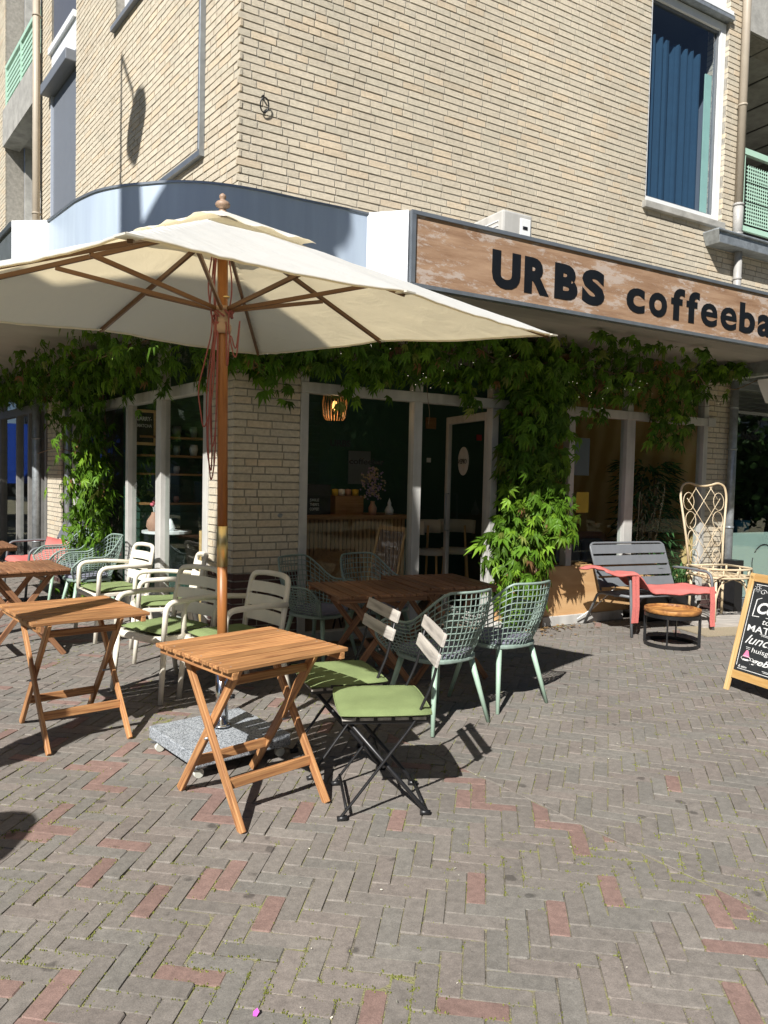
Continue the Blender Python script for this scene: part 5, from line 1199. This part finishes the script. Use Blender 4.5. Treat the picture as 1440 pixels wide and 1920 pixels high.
vine('hanging_creeper', 'dark creeper garland hanging along the canopy over the left windows', S, .10, 7, [([TL((.3+.7*i, -.2, 2.75)), TL((.6+.7*i, -.45, 2.6)), TL((1.0+.7*i, -.2, 2.78))], .007) for i in range(11)]+[([TL((5.6, -.7, 2.8)), TL((5.9, -.75, 2.55)), TL((6.0, -.7, 2.4)), TL((6.3, -.72, 2.3))], .004), ([TL((4.0, -.7, 2.75)), TL((3.8, -.72, 2.5)), TL((4.1, -.7, 2.38))], .004)])
S = []
for i in range(900):       # left column
    z = rnd.uniform(.05, 2.8); k = min(1, z/1.9); s0, s1 = 2.60, 3.72+1.2*max(0, (z-1.6)/.9); s = rnd.uniform(s0, s1); off = .05+abs(rnd.gauss(0, .16))
    if z > 1.65 and s > 3.9 and rnd.random() < .3: continue
    S.append((TL((s, -off, z)), outL))
for i in range(120): a = rnd.uniform(0, 6.3); S.append((TL((3.1+.4*cos(a), -.20-.1*rnd.random(), .9+.7*sin(a)+rnd.uniform(-.2, .4))), outL))
vine('climbing_plant', 'tall leafy climbing plant between the left windows behind the lattice chairs', S, .125, 8, [([TL((3.0+.2*i, -.06, 0)), TL((3.1+.2*i, -.12, 1.0)), TL((3.0+.3*i, -.05, 2.0)), TL((3.0+.3*i, -.12, 2.8))], .012) for i in range(4)]+[([TL((4.3, -.05, 1.75)), TL((4.45, -.20, 1.80)), TL((4.9, -.30, 1.72))], .006)])
# dry leaves at the foot of the bush
b = MB(); rnd = random.Random(9)
for i in range(90):
    x = CX+rnd.gauss(3.25, .28); y = CY-.10-abs(rnd.gauss(0, .16)); a = rnd.uniform(0, 6.3); L = rnd.uniform(.015, .04); v = rnd.uniform(.5, 1.3); z = rnd.uniform(.004, .03)
    b.add([(x, y, z), (x+L*cos(a), y+L*sin(a), z+.008), (x+L*1.6*cos(a+.5), y+L*1.6*sin(a+.5), z), (x+L*cos(a+1), y+L*sin(a+1), z)], [(0, 1, 2), (0, 2, 3)], (.30*v, .19*v, .09*v))
tag(b.build('dry_leaves', M['leaf']), None, None, kind='stuff')
# a small black planter behind the bench
pl = thing('planter', 'dark planter with narrow green leaves behind the bench', 'planter', TR((4.98, -.20, 0)))
b = MB(); b.box(4.55, 5.35, -.30, -.08, 0, .40, T=TR); spart('box', b, M['black'], pl, .01)
b = MB(); rnd = random.Random(4)
for i in range(110):
    p = TR((rnd.uniform(4.9, 5.3) if i < 80 else rnd.uniform(4.6, 5.3), -.19+rnd.gauss(0, .03), .39)); a = rnd.uniform(0, 6.3); L = rnd.uniform(.12, .36); d = V((cos(a)*.5, sin(a)*.35, 1)).normalized(); m1 = p+d*L*.6; e = m1+V((cos(a), sin(a)*.6, .15))*L*.45; s = V((-sin(a), cos(a), 0))*.007; v = rnd.uniform(.6, 1.2)
    b.add([p-s, p+s, m1+s*1.3, m1-s*1.3, e], [(0, 1, 2, 3), (3, 2, 4)], (.09*v, .20*v, .06*v))
spart('leaves', b, M['leaf'], pl)
for x, y, h_, r, nm in ((6.27, -.28, .42, .10, 0),):
    b = MB(); b.box(CX+6.05-CX-.0, 6.2, -.30, -.12, 0, .62, T=TR); o = b.build('dark_post', M['black']); tag(o, 'low dark box standing against the drainpipe behind the rattan chair', 'box')
# fairy lights
sl = thing('string_lights', 'string of tiny white lights woven through the creeper', 'string lights', TR((0, -.4, 2.7)))
rnd = random.Random(13); bulbs = []
path = []
for i in range(100):
    u = -.3+6.0*i/99; path.append(TR((u, -.42-.12*sin(u*2.2), 2.50+.13*sin(u*3.1)+.06*sin(u*7))))
b = MB(); b.tube(path, .0025, 5); spart('cable', b, M['black'], sl)
for i in range(64):
    k = rnd.randint(2, 97); p = path[k]+V((rnd.gauss(0, .03), rnd.gauss(-.04, .03), rnd.gauss(0, .05))); b = MB(); r = .0026; b.add([p+V((r, 0, 0)), p+V((-r, 0, 0)), p+V((0, r, 0)), p+V((0, -r, 0)), p+V((0, 0, r)), p+V((0, 0, -r))], [(0, 2, 4), (2, 1, 4), (1, 3, 4), (3, 0, 4), (2, 0, 5), (1, 2, 5), (3, 1, 5), (0, 3, 5)]); spart('bulb', b, M['glow'], sl)

# ------------------------------------------------------------ inside the coffee bar
ctr = thing('counter', 'bar counter with a vertical wood slat front seen through the left of the door window', 'counter', TR((1.0, 1.5, 0)))
b = MB(); b.box(.55, 2.42, 1.15, 1.75, 1.06, 1.10, T=TR); spart('worktop', b, M['oak'], ctr)
b = MB()
for i in range(37): b.box(.6+.048*i, .635+.048*i, 1.20, 1.235, .05, 1.06, rc(.2), 0, TR, 'z')
b.box(.6, 2.38, 1.235, 1.25, .05, 1.06, (.3, .3, .3), 0, TR); spart('slat_front', b, M['oak'], ctr)
lamp = thing('pendant_lamp', 'round slatted pendant lamp glowing warm inside the bar', 'lamp', TR((1.33, .9, 2.2)))
b = MB(); b.tube([TR((1.33, .9, 2.36)), TR((1.33, .9, 2.95))], .004, 6); spart('cord', b, M['black'], lamp)
b = MB()
for i in range(22):
    a = i*2*pi/22; b.tube([TR((1.33+r*cos(a), .9+r*sin(a), z)) for r, z in ((.05, 2.36), (.11, 2.33), (.125, 2.24), (.115, 2.12), (.09, 2.07))], .0035, 5)
spart('shade', b, M['oak'], lamp)
b = MB(); b.lathe([(0, -.045), (.022, -.035), (.026, 0), (.018, .035), (0, .045)], 12, TR((1.33, .9, 2.22))); spart('bulb', b, M['lampglow'], lamp)
pd = D.lights.new('pendant_light', 'POINT'); pd.energy = 2.5; pd.color = (1, .6, .3); pd.shadow_soft_size = .03; po = D.objects.new('pendant_light', pd); COL.objects.link(po); po.location = TR((1.33, .9, 2.14)); 
def item(name, label, cat, mb, m_, group=None): o = mb.build(name, m_); tag(o, label, cat, group); return o
b = MB(); b.lathe([(0, 0), (.045, 0), (.05, .05), (.03, .09), (.02, .10), (.022, .13), (.008, .16), (0, .19)], 16, TR((2.22, 1.3, 1.10))); item('sugar_pourer', 'white sugar pourer at the right end of the bar counter', 'pourer', b, M['cap'])
b = MB(); b.box(1.18, 1.52, 1.35, 1.65, 1.10, 1.42, T=TR); b.box(1.21, 1.49, 1.30, 1.36, 1.30, 1.42, (2, 2, 2), 0, TR); item('coffee_machine', 'black coffee machine on the bar counter', 'coffee machine', b, M['black'])
bd = MB(); bd.box(1.07, 1.23, .95, .965, 1.12, 1.32, T=TR); lb = item('letter_board', 'small black letter board reading SMILE THERE\'S COFFEE in the window', 'sign', bd, M['black'])
for k, s in enumerate(('SMILE', "THERE'S", 'COFFEE!')): text_obj('lettering', s, .1, 'chalk', TR((1.10, .948, 1.255-.045*k)), (1, 0, 0), (0, 0, 1), bold=.001, depth=.0006, fit=(.10, .028), parent=lb)
b = MB(); b.box(1.58, 1.92, 1.35, 1.62, 1.10, 1.30, rc(), 0, TR); item('wooden_crate', 'wooden crate on the bar counter below the pendant lamp', 'crate', b, M['oak'])
for i, (u, c) in enumerate(((1.62, 'yellow'), (1.70, 'white'), (1.78, 'terra'), (1.87, 'yellow'))):
    b = MB(); b.lathe([(0, 0), (.035, 0), (.035, .07), (0, .075)], 12, TR((u, 1.45, 1.30))); item('tin', ('yellow', 'white', 'brown', 'mustard')[i]+' tin standing on the wooden crate, '+('first', 'second', 'third', 'fourth')[i]+' from the left', 'tin', b, M[c], 'tins on the crate')
fl = thing('flower_vase', 'vase with dried violet and cream flowers on the bar counter', 'vase', TR((1.98, 1.25, 1.10)))
b = MB(); b.lathe([(0, 0), (.04, 0), (.045, .08), (.02, .13), (.025, .15)], 12, TR((1.98, 1.25, 1.10))); spart('vase', b, M['terra'], fl)
b = MB(); rnd = random.Random(5)
for i in range(220):
    a = rnd.uniform(0, 6.3); rr = rnd.random()*.14; p = TR((1.98+rr*cos(a), 1.25+rr*sin(a), 1.32+rnd.random()*.30-rr*.5)); c = (.35, .28, .5) if rnd.random() < .5 else (.5, .42, .3); s = .012
    b.add([p, p+V((s, 0, s)), p+V((0, s, 2*s)), p+V((-s, 0, s))], [(0, 1, 2), (0, 2, 3)], c)
spart('flowers', b, M['leaf'], fl)
b = MB(); b.box(2.35, 2.66, 2.56, 2.584, 1.42, 1.84, T=TR); item('poster', 'pale framed poster on the green slatted wall', 'poster', b, M['shutter'])
b = MB(); b.box(3.51, 3.66, 2.57, 2.598, 2.18, 2.33, T=TR); item('wall_plaque', 'small square wooden plaque high on the green wall inside the door', 'plaque', b, M['oak'])
b = MB(); b.box(3.54, 3.60, 2.585, 2.598, 1.73, 1.79, T=TR); item('light_switch', 'white light switch on the green wall inside the door', 'switch', b, M['cap'])
b = MB(); b.box(4.36, 4.44, 2.585, 2.598, 2.06, 2.14, T=TR); item('safety_sticker', 'small red safety sticker seen through the door glass', 'sticker', b, M['red'])
def bar_stool():
    t = thing('bar_chair', '', 'chair'); 
    b = MB(); b.lathe([(0, 0), (.19, 0), (.20, .03), (.18, .06), (0, .065)], 20, (0, 0, .62)); b.build('seat', M['fabric'], t)
    b = MB(); 
    P = [(.20*cos(radians(a)), .20*sin(radians(a))) for a in range(90, 271, 15)]
    vs = [(x, y, .86) for x, y in P]+[(x*1.03, y*1.03, 1.02) for x, y in P]+[(x*1.12, y*1.12, .86) for x, y in P]+[(x*1.15, y*1.15, 1.02) for x, y in P]; n = len(P)
    b.add(vs, [(i, i+1, n+i+1, n+i) for i in range(n-1)]+[(2*n+i, 3*n+i, 3*n+i+1, 2*n+i+1) for i in range(n-1)]+[(n+i, n+i+1, 3*n+i+1, 3*n+i) for i in range(n-1)]+[(i, 2*n+i, 2*n+i+1, i+1) for i in range(n-1)], (1, 1, 1), 0, True); b.build('backrest', M['fabric'], t)
    for a in (45, 135, 225, 315):
        b = MB(); c, s = cos(radians(a)), sin(radians(a)); top = .95 if 90 < a < 270 else .63; b.tube([(.16*c, .16*s, top), (.23*c, .23*s, 0)], .014, 7); b.build('leg', M['pine'], t)
    return t
st = bar_stool(); place(st, False, 'cream upholstered bar chair seen through the open doorway, left of two', TR((2.90, 1.45, 0)), radians(-60), 'cream bar chairs inside'); place(st, True, 'cream upholstered bar chair seen through the door glass, right of two', TR((3.28, 1.5, 0)), radians(-120), 'cream bar chairs inside')
def shell_chair():
    t = thing('shell_chair', '', 'chair'); b = MB(); n = 12; vs = []
    prof = [(.20, .43), (.10, .44), (-.08, .42), (-.18, .46), (-.22, .58), (-.26, .78)]
    for x, z in prof:
        for j in range(n+1): y = -1+2*j/n; vs.append((x+.05*y*y*(z > .5), y*(.23 if z < .7 else .19), z+.03*y*y))
    q = n+1; b.add(vs+[(x, y, z-.012) for x, y, z in vs], [(i*q+j, i*q+j+1, (i+1)*q+j+1, (i+1)*q+j) for i in range(5) for j in range(n)]+[(6*q+i*q+j, 6*q+(i+1)*q+j, 6*q+(i+1)*q+j+1, 6*q+i*q+j+1) for i in range(5) for j in range(n)], (1, 1, 1), 0, True); b.build('shell', M['oak'], t)
    for sx, sy in ((1, 1), (1, -1), (-1, 1), (-1, -1)): b = MB(); b.tube([(sx*.12, sy*.14, .42), (sx*.2, sy*.2, 0)], .01, 6); b.build('leg', M['black'], t)
    return t
sc_ = shell_chair(); place(sc_, False, 'curved wooden shell chair behind the big window left of the door', TR((.98, .55, 0)), radians(200), 'wooden shell chairs inside'); place(sc_, True, 'curved wooden shell chair inside, nearer the door', TR((1.5, .65, 0)), radians(140), 'wooden shell chairs inside')
# left window: menu board, shelves, table with vase
mb_ = thing('menu_board', 'small wooden framed menu chalkboard hanging inside the left window', 'sign', TL((2.0, .25, 1.9)))
b = MB()
Tm = lambda p: TL((2.42+p[1], .30-p[0], p[2]))
for x0, x1, z0, z1 in ((0, .03, 1.80, 2.18), (.23, .26, 1.80, 2.18), (.03, .23, 2.15, 2.18), (.03, .23, 1.80, 1.83)): b.box(x0, x1, -.01, .02, z0, z1, rc(), 0, Tm)
spart('frame', b, M['pine'], mb_); b = MB(); b.box(.03, .23, .0, .01, 1.83, 2.15, T=Tm); spart('chalkboard', b, M['board'], mb_)
mx = tuple(Tm((0, 0, 0))-Tm((1, 0, 0)))
text_obj('chalk_lettering', 'CARRY-', .1, 'chalk', Tm((.22, -.003, 2.06)), mx, (0, 0, 1), bold=.002, depth=.001, fit=(.17, .045), parent=mb_)
text_obj('chalk_lettering', 'MATCHA', .1, 'chalk', Tm((.21, -.003, 1.99)), mx, (0, 0, 1), bold=.001, depth=.001, fit=(.16, .035), parent=mb_)
sf = thing('wall_shelf', 'wooden wall shelves with crockery behind the left corner window', 'shelf', TL((1.0, .8, 1.2)))
for z in (1.20, 1.52, 1.72, 1.92): b = MB(); b.box(-.25, .72, 2.34, 2.57, z-.04, z-.018, rc(), 0, TR); spart('shelf_board', b, M['oak'], sf)
rnd = random.Random(8); k = 0
for z in (1.222, 1.542, 1.742, 1.942):
    for s in (.45, .68, .9, 1.15, 1.32):
        if rnd.random() < .85:
            b = MB(); r = rnd.uniform(.03, .06); h_ = rnd.uniform(.05, .13); b.lathe([(0, 0), (r*.7, 0), (r, h_*.6), (r*.8, h_), (0, h_)], 12, TR((s*.85-.42, 2.45, z-.04))); k += 1
            row = {1.222: 'lowest', 1.542: 'second', 1.742: 'third', 1.942: 'top'}[z]; colr = ['white', 'offwhite', 'terra', 'darkgrey', 'sage'][k % 5]
            item('pot', '%s pot on the %s shelf behind the corner window, %s along' % ({'white': 'white', 'offwhite': 'grey', 'terra': 'brown', 'darkgrey': 'black', 'sage': 'green'}[colr], row, {.45: 'nearest the pillar', .68: 'second', .9: 'middle', 1.15: 'fourth', 1.32: 'last'}[s]), 'pot', b, M[colr], 'crockery on the wall shelves')
tt = thing('side_table', 'white topped small table inside the left window', 'table', TL((2.0, .5, 0)))
b = MB(); b.lathe([(0, .86), (.26, .86), (.26, .885), (0, .885)], 24, TL((2.25, .36, 0)), smooth=False); spart('table_top', b, M['cap'], tt); b = MB(); b.tube([TL((2.25, .36, 0)), TL((2.25, .36, .86))], .03, 10); spart('leg', b, M['black'], tt)
vz = thing('pear_vase', 'terracotta pear shaped vase with a pink flower on the white table', 'vase', TL((2.25, .22, .885)))
b = MB(); b.lathe([(0, 0), (.06, 0), (.085, .05), (.075, .11), (.035, .17), (.028, .20)], 16, TL((2.25, .22, .885))); spart('body', b, M['terra'], vz)
b = MB(); b.tube([TL((2.25, .22, 1.06)), TL((2.23, .22, 1.18))], .003, 5); b.tube([TL((2.25, .22, 1.06)), TL((2.29, .22, 1.15))], .003, 5); spart('flower_stem', b, M['leaf'], vz)
b = MB()
for q in ((2.23, 1.19), (2.295, 1.16)): b.lathe([(0, -.02), (.022, -.01), (.03, .01), (.015, .025), (0, .02)], 10, TL((q[0], .22, q[1])))
spart('petals', b, M['pinkflower'], vz)
b = MB(); b.lathe([(0, 0), (.04, 0), (.055, .04), (.03, .09), (.015, .13), (0, .13)], 14, TL((2.20, .38, .885))); item('white_jug', 'small white jug beside the pear shaped vase', 'jug', b, M['cap'])
b = MB(); b.box(1.25, 1.30, .30, .33, .0, .95, rc(), 0, TL, 'z'); item('wooden_post', 'upright pine post behind the left corner window', 'post', b, M['pine'])
# right window: sofa and table lamp in front of the golden wall
so = thing('sofa', 'brown sofa with grey cushions inside the right window', 'sofa', TR((4.5, .9, 0)))
b = MB(); b.box(4.1, 5.6, .75, 1.40, .12, .44, T=TR); spart('seat', b, M['terra'], so, .04); b = MB(); b.box(4.1, 5.6, 1.3, 1.55, .44, .85, T=TR); spart('backrest', b, M['terra'], so, .05)
for i, x in enumerate((4.15, 4.55)): b = MB(); b.box(x+.5, x+.86, 1.15, 1.28, .46, .78, T=TR); o = b.build('cushion', M['shutter'], bevel=.05); tag(o, ('left', 'right')[i]+' grey cushion on the brown sofa inside', 'cushion')
tl = thing('table_lamp', 'small lamp with a ruffled orange shade inside the right window', 'lamp', TR((3.82, .35, .62)))
b = MB(); b.lathe([(.05, 0), (.075, .06), (.07, .13), (.09, .20), (.05, .21)], 14, TR((3.80, .32, .80))); spart('lamp_shade', b, M['pine'], tl); b = MB(); b.lathe([(0, 0), (.05, 0), (.03, .03), (.012, .08), (.012, .2)], 12, TR((3.80, .32, .62))); spart('foot', b, M['darkgrey'], tl)
b = MB(); b.box(3.65, 4.1, .15, .5, .58, .62, rc(), 0, TR); item('shelf_top', 'wooden side shelf under the small table lamp', 'shelf', b, M['oak'])
b = MB(); b.box(3.74, 3.97, .042, .046, 1.58, 1.98, T=TR); item('window_poster', 'pale poster taped to the window left of the golden wall', 'poster', b, M['shutter'])
b = MB(); b.box(3.80, 3.98, .042, .046, 1.18, 1.40, T=TR); o = item('yellow_notice', 'yellow notice on the glass beside the leafy climbing plant', 'notice', b, M['yellow'])
# indoor palms behind the rightmost pane
def bushy(name, label, base, r, h, n_, seedv, L=.16, col=(.05, .12, .04)):
    rnd = random.Random(seedv); t = thing(name, label, 'plant', base); b = MB()
    for i in range(n_):
        a = rnd.uniform(0, 6.3); q = rnd.random()**.5; z = h*(.25+.75*rnd.random()); p = V(base)+V((cos(a)*q*r, sin(a)*q*r, z)); d = V((cos(a+rnd.gauss(0, .5)), sin(a+rnd.gauss(0, .5)), rnd.gauss(-.1, .4))).normalized(); s = d.cross(V((0, 0, 1))).normalized()*L*.13; v = rnd.uniform(.5, 1.5)
        b.add([p, p+d*L*.5+s, p+d*L-V((0, 0, .03)), p+d*L*.5-s], [(0, 1, 2), (0, 2, 3)], (col[0]*v, col[1]*v, col[2]*v))
    spart('leaves', b, M['leaf'], t); b = MB()
    for i in range(4): a = i*1.7; b.tube([V(base), V(base)+V((cos(a)*r*.2, sin(a)*r*.2, h*.5)), V(base)+V((cos(a)*r*.4, sin(a)*r*.4, h*.9))], .012, 6)
    spart('stem', b, M['stem'], t); b = MB(); b.lathe([(0, 0), (.12, 0), (.16, .28), (.14, .28), (0, .25)], 16, V(base)); spart('pot', b, M['black'], t); return t
bushy('indoor_plant', 'dark leafy indoor plant behind the rightmost coffee bar window', tuple(TR((5.40, .50, .02))), .36, 1.75, 900, 2)
bushy('indoor_plant', 'plant standing behind the window of the shop next door', tuple(TR((7.6, 1.4, .02))), .5, 1.6, 500, 3)
b = MB(); b.lathe([(0, 0), (.10, 0), (.13, .20), (.12, .20), (0, .18)], 18, TR((6.95, .30, .86))); item('blue_pot', 'blue flower pot on the sill behind the neighbouring shop window', 'pot', b, M['bluepot'])
b = MB(); b.box(6.38, 7.88, .12, .50, .80, .86, T=TR); part('window_shelf', b, M['ceil'])
# round emblem on the frosted band
em = MB(); n = 40
for a0_, a1_ in ((0, 16), (18, 38)): em.tube([TR((7.10+.24*cos(2*pi*i/n), .036, .52+.24*sin(2*pi*i/n))) for i in range(a0_, a1_+1)], .006, 6)
part('round_emblem', em, M['letter'])

# ------------------------------------------------------------ small things on the paving
b = MB(); b.add([(.708, 1.905, .003), (.716, 1.897, .004), (.726, 1.901, .012), (.724, 1.914, .016), (.714, 1.918, .006)], [(0, 1, 2, 3, 4)]); o = b.build('petal', mat('petal', (.62, .10, .50), .6)); tag(o, 'single magenta petal lying on the paving', 'petal')
b = MB(); b.lathe([(0, 0), (.028, 0), (.031, .09), (.029, .09), (.026, .004), (0, .004)], 16, (.60, 7.7, 0)); 
rnd = random.Random(17)
for i in range(26):
    fz = rnd.uniform(2, 6.5); fx = rnd.uniform(-.4, .5)*fz; x = fx*.868+fz*.497; y = -fx*.497+fz*.868
    if y > 5.6: continue
    a = rnd.uniform(0, 6.3); L = rnd.uniform(.006, .016)
b = MB(); rnd = random.Random(17)
for i in range(130):
    fz = rnd.uniform(1.9, 7.5); fx = rnd.uniform(-.4, .52)*fz; x = fx*.868+fz*.497; y = -fx*.497+fz*.868
    if y > 5.7: continue
    a = rnd.uniform(0, 6.3); L = rnd.uniform(.003, .010)*(2 if rnd.random() < .08 else 1); c = rnd.uniform(.35, 1.0); z = .0035
    b.add([(x, y, z), (x+L*cos(a), y+L*sin(a), z+.001), (x+L*cos(a)-L*.4*sin(a), y+L*sin(a)+L*.4*cos(a), z+.003), (x-L*.4*sin(a), y+L*.4*cos(a), z+.001)], [(0, 1, 2, 3)], (c, c*.95, c*.8))
tag(b.build('paving_crumbs', M['chalk']), None, None, kind='stuff')
# cable along the wall
b = MB(); b.tube([TR((3.75, -.08, .06)), TR((3.95, -.10, .16)), TR((4.15, -.12, .30)), TR((4.35, -.10, .42))], .006, 6); item('white_cable', 'thin white cable running up from the wall to the bench', 'cable', b, M['white'])

# ------------------------------------------------------------ things outside the frame: they cast the shadows and show in the glass
Sv = V((cos(SUN_AZ)*cos(SUN_EL), sin(SUN_AZ)*cos(SUN_EL), sin(SUN_EL)))
def up_sun(p, z): t = (z-p[2])/Sv.z; return V(p)+Sv*t
lp = thing('street_lamp', 'street lamp with a hanging lantern left of the terrace', 'street lamp', tuple(TL((2.72, 0, 0))+V((Sv.x, Sv.y, 0))*4.5))
q = lambda s, z, dt=4.5: TL((s, 0, z))+Sv*dt
b = MB(); p = q(2.72, 5.95); b.tube([V((p.x, p.y, 0)), V((p.x, p.y, 4)), p], [.06, .05, .018], 12); b.tube([p, q(2.50, 5.62), q(2.38, 5.45), q(2.33, 5.25)], .018, 8); spart('post', b, M['darkgrey'], lp)
b = MB(); c = q(2.27, 5.03); b.lathe([(0, .33), (.10, .29), (.21, .15), (.24, .0), (.17, -.14), (.07, -.30), (0, -.36)], 16, c); spart('lantern', b, M['darkgrey'], lp)
blocker = [(-3.8, 1.30), (-3.37, 1.207), (-3.225, 1.364), (-2.868, 1.373), (-2.528, 1.41), (-2.274, 1.445), (-2.093, 1.492), (-1.992, 1.497), (-1.826, 1.517), (-1.654, 1.554), (-1.3, 1.75), (-.979, 2.108), (-.86, 2.24), (-.813, 2.312), (-.68, 2.348), (-.541, 2.421), (-.37, 2.57), (-.634, 2.573), (-1.026, 2.574), (-1.374, 2.631), (-1.614, 2.752), (-2.018, 2.676), (-1.766, 2.898), (-1.881, 3.009), (-2.452, 2.551), (-2.9, 2.32), (-3.4, 2.0), (-4.25, 1.42)]  # added unseen sheet, outline cut to shade the fascia, parasol and pillar
b = MB(); n = len(blocker)
from mathutils.geometry import tessellate_polygon
tri = tessellate_polygon([[V((x, y, 0)) for x, y in blocker]])
b.add([(x, y, 6.6) for x, y in blocker]+[(x, y, 6.615) for x, y in blocker], [tuple(t_) for t_ in tri]+[tuple(i+n for i in t_) for t_ in tri]+[(i, (i+1) % n, n+(i+1) % n, n+i) for i in range(n)]); item('shade_blocker', 'blue shade sail added unseen above the left, shaped to cast the fascia and parasol shadows', 'shade sail', b, M['tarp'])
fp = thing('folded_parasol', 'folded cream parasol standing left of the terrace', 'parasol', (-.86, 3.44, 0))
b = MB(); b.lathe([(0, 2.95), (.04, 2.9), (.10, 2.3), (.15, 1.4), (.10, 1.15), (0, 1.15)], 14); b.build('canopy', M['fabric'], fp); b = MB(); b.tube([(0, 0, 0), (0, 0, 2.95)], .026, 10); b.build('pole', M['pole'], fp); b = MB(); b.box(-.3, .3, -.3, .3, 0, .1); b.build('base', M['granite'], fp)
tp = thing('shadow_tree', 'round clipped tree in a pot, added out of view to cast a round ground shadow', 'plant', (-1.13, 2.44, 0))  # invented stand-in out of view, casts the round shadow on the paving
b = MB(); rnd = random.Random(2); b.lathe([(0, -.24), (.14, -.20), (.24, 0), (.14, .20), (0, .24)], 16, (0, 0, 1.25), (.04, .09, .03)); b.build('crown', M['leaf'], tp); b = MB(); b.tube([(0, 0, .3), (0, 0, 1.1)], .02, 8); b.build('trunk', M['bark'], tp); b = MB(); b.lathe([(0, 0), (.14, 0), (.18, .35), (0, .33)], 16); b.build('pot', M['black'], tp)
def tree(x, y, h, r, seedv, lab):
    rnd = random.Random(seedv); t = thing('street_tree', lab, 'tree', (x, y, 0), 0, 'trees across the square')
    b = MB(); b.tube([(0, 0, 0), (.1, 0, h*.3), (0, .1, h*.55), (.05, 0, h*.85)], [.2, .15, .10, .04], 10)
    lim = []
    for i in range(9):
        a = rnd.uniform(0, 6.3); z0 = h*rnd.uniform(.28, .6); e = V((cos(a)*r*.7, sin(a)*r*.7, z0+h*rnd.uniform(.12, .3))); b.tube([(0, 0, z0), (e.x*.5, e.y*.5, (z0+e.z)*.5+.1), e], [.08, .05, .02], 6); lim.append(e)
    b.build('trunk', M['bark'], t); b = MB()
    cl = [(V((rnd.gauss(0, r*.42), rnd.gauss(0, r*.42), h*rnd.uniform(.30, .98))), rnd.uniform(.5, 1.1)) for i in range(26)]+[(e, .8) for e in lim]
    for i in range(3600):
        c, rr = rnd.choice(cl); d = V((rnd.gauss(0, 1), rnd.gauss(0, 1), rnd.gauss(0, .8))).normalized(); p = c+d*rr*rnd.random()**.4; a = V((rnd.gauss(0, 1), rnd.gauss(0, 1), rnd.gauss(0, 1))).normalized(); s = d.cross(a).normalized()*.10; u_ = a*.14; v = rnd.uniform(.5, 1.5)
        b.add([p-s, p+u_, p+s, p-u_], [(0, 1, 2, 3)], (.05*v, .11*v, .025*v))
    b.build('crown', M['leaf'], t)
for i, (x, y, h, r) in enumerate(((10.5, -5.5, 7.5, 2.3), (15, -3.5, 8, 2.6), (20, -1.0, 8, 2.6), (7.0, -8, 8.5, 2.6), (25, 1.5, 8, 2.6), (-9, 20, 7, 2.2), (-3.4, 15.0, 6.5, 1.9), (-6.2, 18.5, 7.5, 2.3), (-2.9, 12.2, 5, 1.4), (-6, 13.5, 7, 2.2))):
    tree(x, y, h, r, 30+i, ('leafy street tree reflected in the windows, %s in the row' % ('third', 'fourth', 'fifth', 'second', 'sixth', 'farthest', 'seventh', 'eighth', 'ninth', 'tenth')[i]))
for i in range(9): tree(11+3.1*i, -6.6+1.35*i, 2.8, 1.7, 60+i, 'low clipped shrub in the hedge across the square')
def facade(name, label, x, y, rz, L, h):
    t = thing(name, label, 'building', (x, y, 0), rz); b = MB(); b.box(-L/2, L/2, 0, 8, 0, h, (.8, .7, .6)); b.build('wall', M['concrete'], t)
    b = MB(); k = 0
    for fl_ in range(int(h//3)):
        for i in range(int(L//3)):
            k += 1
            if k <= 90: b = MB(); b.box(-L/2+1+3*i, -L/2+2.8+3*i, -.05, -.01, fl_*3+.9, fl_*3+2.5); b.build('window', M['shutter'], t)
facade('apartment_building', 'long apartment block across the square, seen only as a reflection', 24, -17, pi, 110, 9)
facade('apartment_building', 'apartment block across the side street, seen only as a reflection', -17, 30, radians(90), 60, 9)
tk = thing('truck', 'lorry with a blue tarpaulin reflected in the far left shop door', 'truck', (-4.8, 25, 0), radians(20))
b = MB(); b.box(-2.6, 2.2, -1.1, 1.1, 1.1, 2.9); b.build('tarpaulin', M['tarp'], tk); b = MB(); b.box(2.3, 3.9, -1.1, 1.1, .5, 2.6); b.build('cab', M['cap'], tk); b = MB(); b.box(-2.7, 4.0, -1.1, 1.1, .7, 1.1); b.build('chassis', M['black'], tk)
for x in (-1.8, 3.1):
    for y in (-1.0, 1.0): b = MB(); b.tube([(x, y-.12, .45), (x, y+.12, .45)], .45, 18); b.build('wheel', M['black'], tk)
